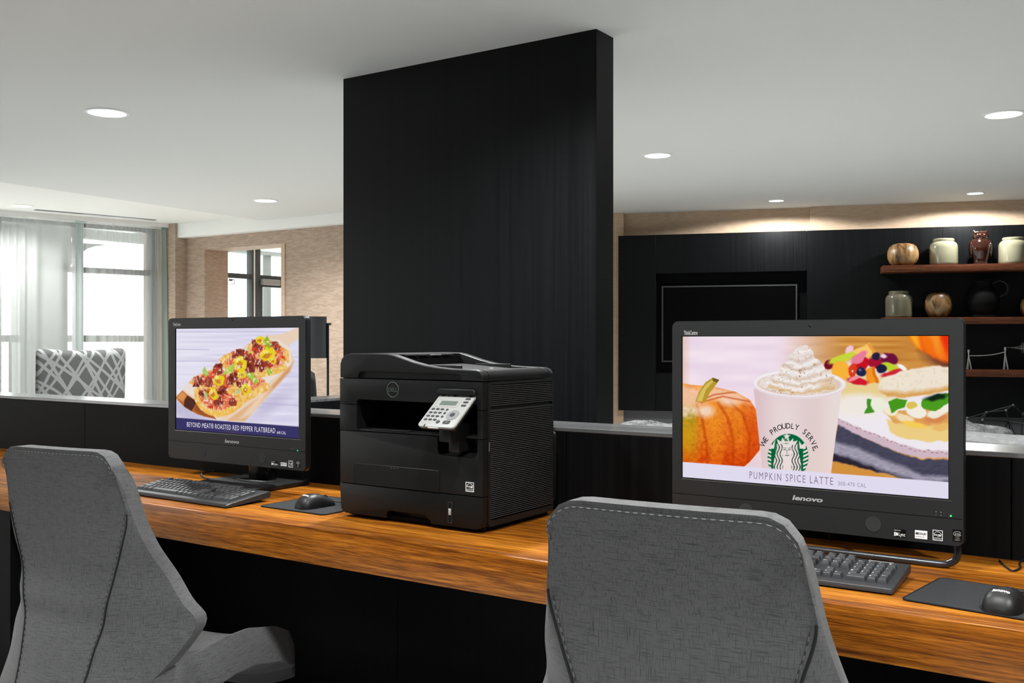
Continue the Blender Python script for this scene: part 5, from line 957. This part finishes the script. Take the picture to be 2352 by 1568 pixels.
# front cover with the notch below the control panel
nx0, nx1 = fp(1005, 1015)[0], fp(1096, 1020)[0]; nz = fp(1010, 1045)[1]; r_ = .012
co = [(PX0 + .001, z1 + g), (PX1 - .001, z1 + g), (PX1 - .001, z2 - g), (nx1, z2 - g)] + [(nx1 - r_ + r_ * math.cos(R(a)), nz + r_ + r_ * math.sin(R(a))) for a in (0, -30, -60, -90)] + [(nx0 + r_ + r_ * math.cos(R(a)), nz + r_ + r_ * math.sin(R(a))) for a in (-90, -120, -150, -180)] + [(nx0, z2 - g), (PX0 + .001, z2 - g)]
obj('front_cover', prism(nb(), co, PY0, PY0 + .045, bev=.0015), 'printer_black', t)
obj('notch_lip', grid(nb(), [[(x, PY0 + d, nz + r_ * .15 + e) for x in np.linspace(nx0 + .002, nx1 - .002, 9)] for d, e in ((.001, -.001), (.012, .001), (.03, .008), (.044, .022))]), 'printer_black', t, smooth=180)
mx0, mz1 = fp(811, 1062); mx1 = fp(1010, 1085)[0]
obj('feed_door', prism(nb(), rrect(mx0, mx1, z1 + g, mz1, .008, 4, (0, 0, 1, 1)), PY0 - .0016, PY0 + .001, bev=.0008, seg=1), 'printer_black', t)
fd = nb()
for k in range(3): ellipsoid(fd, (fp(900 + k * 6.5, 1075)[0], PY0 - .0017, fp(900 + k * 6.5, 1075)[1]), (.0008, .0004, .0008), 6, 4)
obj('feed_marks', fd, 'print_grey', t)
# frame around the output slot
rs = .010
lc = [(PX0, z2 + g), (xo0 + .004, z2 + g), (xo0, z2 + .006), (xo0, z3 - g), (PX0, z3 - g)]
obj('left_cheek', prism(nb(), lc, PY0, PY0 + .02, bev=.0012), 'printer_black', t)
ub = [(PX0, z3 + g), (xo0, z3 + g), (xo0, zo - .006), (xo0 + .006, zo), (xo1, zo - .001), (xo1, z3 + g), (PX1 - .001, z3 + g), (PX1 - .001, z4 - g), (PX0, z4 - g)]
obj('upper_band', prism(nb(), ub, PY0, PY0 + .02, bev=.0012), 'printer_black', t)
obj('right_cheek', prism(nb(), [(xo1, z2 + g), (PX1 - .001, z2 + g), (PX1 - .001, z3 - g), (xo1, z3 - g)], PY0, PY0 + .02, bev=.0012), 'printer_black', t)
bxo('slot_shelf', 'printer_black', t, xo0 + .002, xo1 - .002, PY0 + .004, PY0 + .16, z2 + .0005, z2 + .006, .0015)
for k in (0, 1): xx = xo0 + .05 + k * .06; bxo('shelf_flap', 'printer_black', t, xx + .001, xx + .059, PY0 + .002, PY0 + .03, z2 + .0062, z2 + .0078, .0006, 1)
obj('slot_back', grid(nb(), [[(x, PY0 + .18 - d, z) for x in (xo0 - .005, xo1 + .005)] for z, d in ((z2, 0), (zo - .01, .02), (zo + .01, .16))]), 'pure_dark', t)
# core, ribbed side and rear
bxo('core_lower', 'printer_dark', t, PX0 + .003, PX1 - .005, PY0 + .046, PY1, zb_ + .004, z2 - .0005); bxo('core_upper', 'printer_dark', t, PX0 + .003, PX1 - .005, PY0 + .021, PY1, zo + .011, z4 - .001)
bxo('core_rear', 'printer_dark', t, PX0 + .003, PX1 - .005, PY0 + .19, PY1, z2, zo + .0105); bxo('core_side', 'printer_dark', t, xo1 + .006, PX1 - .005, PY0 + .021, PY0 + .19, z2, zo + .0105); bxo('core_side', 'printer_dark', t, PX0 + .003, xo0 - .006, PY0 + .021, PY0 + .19, z2, zo + .0105)
ry0, ry1 = PY0 + .030, PY1 - .004
obj('side_frame', ring(nb(), rrect(PY0 + .022, PY1, zb_ + .004, z4 - .001, .010, 4), rrect(ry0, ry1, zb_ + .018, z4 - .008, .006, 4), PX1 - .006, PX1 + .001, 'yz'), 'printer_dark', t)
b = nb(); zz = zb_ + .022
while zz < z4 - .012:
    if not (z3 - .004 < zz < z3 + .004):
        prism(b, [(PX1 - .005, zz), (PX1 + .0005, zz + .0004), (PX1 + .0012, zz + .0013), (PX1 + .0005, zz + .0022), (PX1 - .005, zz + .0026)], ry0 - .001, ry1 + .001)
    zz += .00455
rb = obj('side_ribs', b, 'printer_rib', t); rb['kind'] = 'stuff'
bxo('side_band', 'printer_rib', t, PX1 - .005, PX1 + .0012, ry0, ry1, z3 - .0028, z3 - .0012)
bxo('cover_latch', 'chrome_grey', t, PX1 - .0005, PX1 + .002, PY0 + .023, PY0 + .027, z2 - .03, z2 - .008, .0008)
bxo('rear_tray', 'black_plastic', t, PX0 + .03, PX1 - .012, PY1 + .001, PY1 + .045, ZD + .03, .955, .012, 3)
for x in (PX0 + .04, PX1 - .06):
    for y in (PY0 + .04, PY1 - .05): bxo('foot', 'pure_dark', t, x, x + .03, y, y + .03, ZD, zb_ + .006)
bxo('underside', 'pure_dark', t, PX0 + .015, PX1 - .012, PY0 + .02, PY1 - .01, ZD + .0045, zb_ + .004)
# lid with the sheet feeder
prof = [(-1.805, 1.130), (-1.800, 1.143), (-1.790, 1.1515), (-1.772, 1.157), (-1.70, 1.1585), (-1.645, 1.1575), (-1.625, 1.1545), (-1.600, 1.148), (-1.565, 1.1385), (-1.53, 1.1315), (-1.493, 1.1265), (-1.45, 1.1235), (-1.40, 1.1222), (-1.372, 1.1215), (-1.360, 1.1175), (-1.354, 1.110), (-1.353, 1.102)]
def zl(x): return float(np.interp(x, [p[0] for p in prof], [p[1] for p in prof]))
zl0 = z4 + g; gx0, gz1 = fp(820, 853); gx1 = fp(1059, 862)[0]
low = [(PX1, zl0), (gx1, zl0), (gx1, gz1 - .010), (gx1 - .004, gz1 - .005), (gx1 - .012, gz1 - .002), (gx0 + .014, gz1), (gx0 + .005, gz1 - .004), (gx0, gz1 - .012), (gx0, zl0), (PX0, zl0)]
obj('lid_front', prism(nb(), prof + low, PY0, PY0 + .026, bev=.0035, seg=3), 'printer_black', t)
bxo('lid_groove', 'printer_dark', t, gx0 - .004, gx1 + .004, PY0 + .010, PY0 + .0255, zl0 + .001, gz1 + .002)
obj('lid_rear', prism(nb(), prof + [(PX1, zl0), (PX0, zl0)], PY1 - .030, PY1, bev=.0025), 'printer_black', t)
xh = -1.632
obj('feeder_hump', prism(nb(), [p for p in prof if p[0] < xh] + [(xh, zl(xh)), (xh, zl0), (PX0, zl0)], PY0 + .0262, PY1 - .0302), 'printer_black', t)
obj('lid_right_rim', prism(nb(), [(-1.385, 1.1218)] + [p for p in prof if p[0] > -1.38] + [(PX1, zl0), (-1.385, zl0)], PY0 + .0262, PY1 - .0302), 'printer_black', t)
bxo('lid_floor', 'printer_dark', t, xh + .0005, -1.3855, PY0 + .0265, PY1 - .0305, zl0, zl0 + .008)
tp = [(-1.615, 1.122), (-1.402, 1.1135), (-1.402, 1.1165), (-1.60, 1.129)]; obj('paper_support', prism(nb(), tp, PY0 + .055, PY1 - .055, bev=.0008, seg=1), 'printer_black', t)
for y in (PY0 + .045, PY1 - .055): bxo('paper_guide', 'printer_dark', t, -1.56, -1.45, y, y + .006, 1.112, 1.130, .001)
bxo('feed_slot', 'pure_dark', t, xh + .0008, xh + .004, PY0 + .04, PY1 - .04, zl0 + .01, 1.150)
for k in range(4): bxo('feed_tab', 'panel_grey' if k == 2 else 'printer_rib', t, xh + .002, xh + .010, PY0 + .05 + k * .05, PY0 + .09 + k * .05, 1.1515, 1.1545, .0006, 1)
bxo('release_catch', 'panel_grey', t, -1.402, -1.388, PY0 + .09, PY0 + .10, 1.117, 1.124, .001)
# badge, slider, energy label
bx_, bz_ = fp(902.6, 894.6); rb_ = .0185
b = nb(); tube(b, [(bx_ + rb_ * math.cos(a), PY0 - .0006, bz_ + rb_ * math.sin(a)) for a in np.linspace(0, 2 * PI, 40, endpoint=False)], .0011, 8, closed=True); bd = obj('badge_ring', b, 'badge_metal', t)
b = nb(); text_into(b, 'DELL', bx_ - .0145, bx_ + .0145, bz_ - .005, bz_ + .005, PY0 - .0008, bold=.02); obj('badge_lettering', b, 'badge_metal', bd, smooth=0)
sx0, sz1 = fp(1029, 1152); sx1 = fp(1039, 1152)[0]; sz0 = fp(1034, 1201)[1]
obj('slider_slot', ring(nb(), rrect(sx0, sx1, sz0, sz1, .001, 2), rrect(sx0 + .002, sx1 - .002, sz0 + .002, sz1 - .002, .001, 2), PY0 - .0012, PY0), 'printer_rib', t); bxo('slider_well', 'pure_dark', t, sx0 + .002, sx1 - .002, PY0 - .0006, PY0, sz0 + .002, sz1 - .002); bxo('slider_knob', 'print_grey', t, sx0 + .003, sx1 - .003, PY0 - .003, PY0 - .0007, (sz0 + sz1) / 2 - .006, (sz0 + sz1) / 2 + .010, .001)
ex0, ez1 = fp(1070, 1106); ex1, ez0 = fp(1089, 1130); energy_sticker(t, ex0, ex1, ez0, ez1, PY0, 'printer_dark')
# control panel, tilted out of the front
cx0, cx1 = -1.479, -1.372; ptop = Vector((0, PY0 + .004, 1.0645)); pbot = Vector((0, PY0 - .087, .9935)); Lp = (ptop - pbot).length; ey_ = (ptop - pbot) / Lp; ez_ = Vector((0, ey_.z * -1, ey_.y)); ez_ = Vector((1, 0, 0)).cross(ey_)
MPn = Matrix(((1, 0, 0, (cx0 + cx1) / 2), (0, ey_.y, ez_.y, pbot.y), (0, ey_.z, ez_.z, pbot.z), (0, 0, 0, 1)))
cpn = obj('control_panel', prism(nb(), rrect(-.0535, .0535, 0, Lp, .010, 5, (1, 1, 1, 1)), -.006, 0, 'xy', .0015), 'panel_white', t); cpn.matrix_basis = MPn
def on_panel(name, m, pts, h=.0012, smooth=35): return obj(name, prism(nb(), pts, 0, h, 'xy', .0004, 1), m, cpn, smooth)
def el(cx, cy, rx, ry, n=20): return [(cx + rx * math.cos(2 * PI * i / n), cy + ry * math.sin(2 * PI * i / n)) for i in range(n)]
on_panel('screen_surround', 'panel_white', rrect(-.042, .022, Lp * .585, Lp * .80, .003, 3), .0006); on_panel('display', 'lcd_green', rrect(-.033, .016, Lp * .635, Lp * .765, .001, 2), .0012)
for i in range(4):
    for j in range(3): on_panel('button', 'button_dark', el(-.041 + j * .0135, Lp * (.51 - i * .105), .0052, .0032))
    if i < 3: on_panel('button', 'button_dark', el(.0005, Lp * (.505 - i * .105), .0035, .0035))
for i in range(3): on_panel('button', 'button_dark', rrect(.031, .045, Lp * (.62 + i * .10), Lp * (.62 + i * .10) + .006, .002, 3))
on_panel('button', 'button_dark', el(-.041, Lp * .93, .005, .0035)); on_panel('button', 'button_dark', el(-.0055, Lp * .93, .005, .0035)); on_panel('button', 'button_dark', el(.0405, Lp * .93, .0048, .0048)); on_panel('eco_button', 'panel_grey', el(-.024, Lp * .93, .0045, .004), .0005)
on_panel('dial', 'panel_grey', el(.0265, Lp * .355, .0165, .0165, 32), .0014); on_panel('dial_centre', 'button_dark', el(.0265, Lp * .355, .0065, .0065, 24), .0024)
on_panel('button', 'button_dark', el(-.001, Lp * .14, .0052, .0052)); on_panel('start_button', 'button_dark', rrect(.0135, .0335, Lp * .09, Lp * .19, .004, 4)); on_panel('start_mark', 'lcd_green', el(.0235, Lp * .14, .0028, .0028), .0018)
for a in ((-.041, .975), (-.024, .975), (-.0055, .975), (.0405, .985)): on_panel('button_print', 'print_grey', rrect(a[0] - .004, a[0] + .004, Lp * a[1] - .0006, Lp * a[1] + .0002, .0003, 1), .0003)
bxo('panel_tab', 'print_white', cpn, -.022, .008, -.0012, .002, -.0055, -.002, .0008); bxo('panel_notch', 'pure_dark', cpn, -.033, -.031, -.0002, .006, -.003, .0008)
bxo('panel_back', 'printer_dark', cpn, -.050, .050, .004, Lp - .004, -.016, -.0062, .003)
bxo('panel_arm', 'printer_black', t, -1.44, -1.405, PY0 - .055, PY0 + .04, .955, .995, .004); bxo('panel_arm_lower', 'printer_black', t, -1.438, -1.407, PY0 - .02, PY0 + .044, nz + .012, .957, .003)
obj('panel_housing', prism(nb(), [(cx0 - .003, 1.063), (cx1 + .003, 1.063), (cx1 + .003, 1.0705), (cx1 - .003, 1.0765), (cx0 + .003, 1.0765), (cx0 - .003, 1.0705)], PY0 - .010, PY0 + .001, bev=.003, seg=3), 'printer_black', t)

# ================================================================== DESK CHAIRS
ZR = [.36, .42, .48, .54, .58, .64, .72, .80, .85, .90, .945]
TW = [.2141, .2488, .2860, .2990, .2770, .2450, .2234, .2040, .1965, .1910, .1870]
TF = [.0461, .0787, .1060, .1220, .1020, .0774, .0321, .0085, .0085, .0085, .0085]
TS = [.1009, .1129, .1204, .1331, .1407, .1530, .1790, .1995, .1925, .1870, .1830]
TY = [-.0525, -.0280, -.0111, .0051, .0060, .0150, .0155, .0125, .0025, -.0078, -.0198]
def sm(z, T):
    zs = np.asarray(ZR); T = np.asarray(T); d = np.gradient(T, zs); i = int(np.clip(np.searchsorted(zs, z) - 1, 0, len(zs) - 2)); h = zs[i + 1] - zs[i]; q = (z - zs[i]) / h
    return float((2 * q ** 3 - 3 * q * q + 1) * T[i] + (q ** 3 - 2 * q * q + q) * h * d[i] + (-2 * q ** 3 + 3 * q * q) * T[i + 1] + (q ** 3 - q * q) * h * d[i + 1])
def back_point(c, z, off=0.0):
    """rear face of the back: c in -1..1 across (|c| = .6 at the seams)"""
    s, w_, f_, y_ = sm(z, TS), sm(z, TW), sm(z, TF), sm(z, TY); a = abs(c); sg = 1 if c >= 0 else -1
    if a <= .6: x = s * a / .6; y = y_ - .012 * (1 - (a / .6) ** 2)
    else:
        k = (a - .6) / .4; x = s + (w_ - s) * k; y = y_ + f_ * (k ** 1.15) + .004 * math.sin(PI * k) * (-1)
    top = min(1, max(0, (x - .132) / max(.01, w_ - .132))); dz = -.052 * (1 - math.sqrt(max(0, 1 - top * top))) * max(0, min(1, (z - .80) / .145)) ** 2
    return Vector((sg * x, y - off, z + dz))
def desk_chair(label, X, Y, rz, lift):
    t = thing('desk_chair', label, 'chair', (X, Y, lift), rz, 'grey desk chairs'); cs = np.concatenate([np.linspace(-1, -.6, 10), np.linspace(-.6, .6, 21)[1:-1], np.linspace(.6, 1, 10)]); zs = np.concatenate([np.linspace(.36, .88, 40), np.linspace(.89, .945, 10)])
    b = nb(); A = [[b.verts.new(back_point(c, z)) for c in cs] for z in zs]; B = []
    for z in zs:
        row = []
        for c in cs:
            q = back_point(c, z); q.y += .042; q.x *= .985; row.append(b.verts.new(q))
        B.append(row)
    nr, nc = len(zs), len(cs)
    for j in range(nr - 1):
        for i in range(nc - 1):
            b.faces.new((A[j][i], A[j][i + 1], A[j + 1][i + 1], A[j + 1][i])); b.faces.new((B[j][i], B[j + 1][i], B[j + 1][i + 1], B[j][i + 1]))
    loop = [(j, 0) for j in range(nr)] + [(nr - 1, i) for i in range(1, nc)] + [(j, nc - 1) for j in range(nr - 2, -1, -1)] + [(0, i) for i in range(nc - 2, 0, -1)]; rim = []
    for (j, i), (j2, i2) in zip(loop, loop[1:] + loop[:1]): b.faces.new((A[j][i], A[j2][i2], B[j2][i2], B[j][i])); rim += [b.edges.get((A[j][i], A[j2][i2])), b.edges.get((B[j][i], B[j2][i2]))]
    bmesh.ops.bevel(b, geom=rim, offset=.006, segments=3, affect='EDGES', profile=.5, clamp_overlap=True); bmesh.ops.recalc_face_normals(b, faces=b.faces[:])
    obj('backrest', b, 'chair_linen', t, smooth=50)
    for sg in (-1, 1):
        obj('seam', tube(nb(), [back_point(sg * .6, z, .0002) for z in np.linspace(.36, .80, 40)], .0024, 6), 'seam_dark', t)
    # top stitching: an inset outline of small thread dashes
    path = [back_point(-1, z, .0006) for z in np.linspace(.40, .88, 90)]
    path = [p + Vector((.011, 0, 0)) for p in path] + [back_point(c, .945, .0008) - Vector((0, 0, .010)) for c in np.linspace(-.9, .9, 90)] + [p - Vector((.011, 0, 0)) for p in [back_point(1, z, .0006) for z in np.linspace(.88, .40, 90)]]
    seams = [path] + [[back_point(sg * .575, z, .001) for z in np.linspace(.36, .795, 90)] for sg in (-1, 1)]
    for pth in seams:
        L_, D_ = nb(), nb(); acc = 0.0; k = 0; last = pth[0]; seg = [pth[0]]
        for p, q in zip(pth, pth[1:]):
            d = (q - p).length; n = max(1, int(d / .0016))
            for i in range(1, n + 1):
                c = p.lerp(q, i / n); acc += (c - last).length; last = c; seg.append(c)
                if acc > .0058:
                    if k % 2 == 0: tube(L_, [seg[0], seg[-1]], .0008, 5)
                    else: tube(D_, [seg[0], seg[-1]], .0007, 5)
                    k += 1; acc = 0; seg = [c]
        obj('stitching', L_, 'thread_light', t, smooth=0); obj('stitching', D_, 'thread_dark', t, smooth=0)
    # seat shell with raised sides
    P = []
    for y in np.linspace(.045, .58, 34):
        zr = np.interp(y, [0, .05, .15, .24, .33, .44, .52, .58], [.405, .42, .448, .466, .468, .445, .408, .352]); wd = np.interp(y, [0, .1, .2, .38, .50, .58], [.23, .258, .276, .282, .272, .23])
        P.append([(c * wd, y, zr - .045 * (1 - abs(c) ** 3.2)) for c in np.linspace(-1, 1, 29)])
    o = obj('seat', grid(nb(), P), 'chair_linen', t, smooth=60); md = o.modifiers.new('thick', 'SOLIDIFY'); md.thickness = .095; md.offset = -1; md = o.modifiers.new('soft', 'BEVEL'); md.width = .018; md.segments = 3; md.limit_method = 'ANGLE'; md.angle_limit = R(50)
    obj('column', tube(nb(), [(0, .2, .06 - lift), (0, .2, .34)], [.03, .026], 16), 'lamp_metal', t)
    for k in range(4):
        a = R(45 + 90 * k); obj('base_leg', tube(nb(), [(.02 * math.cos(a), .2 + .02 * math.sin(a), .075 - lift), (.16 * math.cos(a), .2 + .16 * math.sin(a), .05 - lift), (.27 * math.cos(a), .2 + .27 * math.sin(a), .0135 - lift)], [.022, .018, .013], 10), 'lamp_metal', t)
    return t
desk_chair('charcoal linen desk chair at the left, in front of the flatbread screen', -2.22, 1.376, .137, -.0096); desk_chair('charcoal linen desk chair in the right foreground, before the latte screen', -.604, 1.2935, .083, .0138)
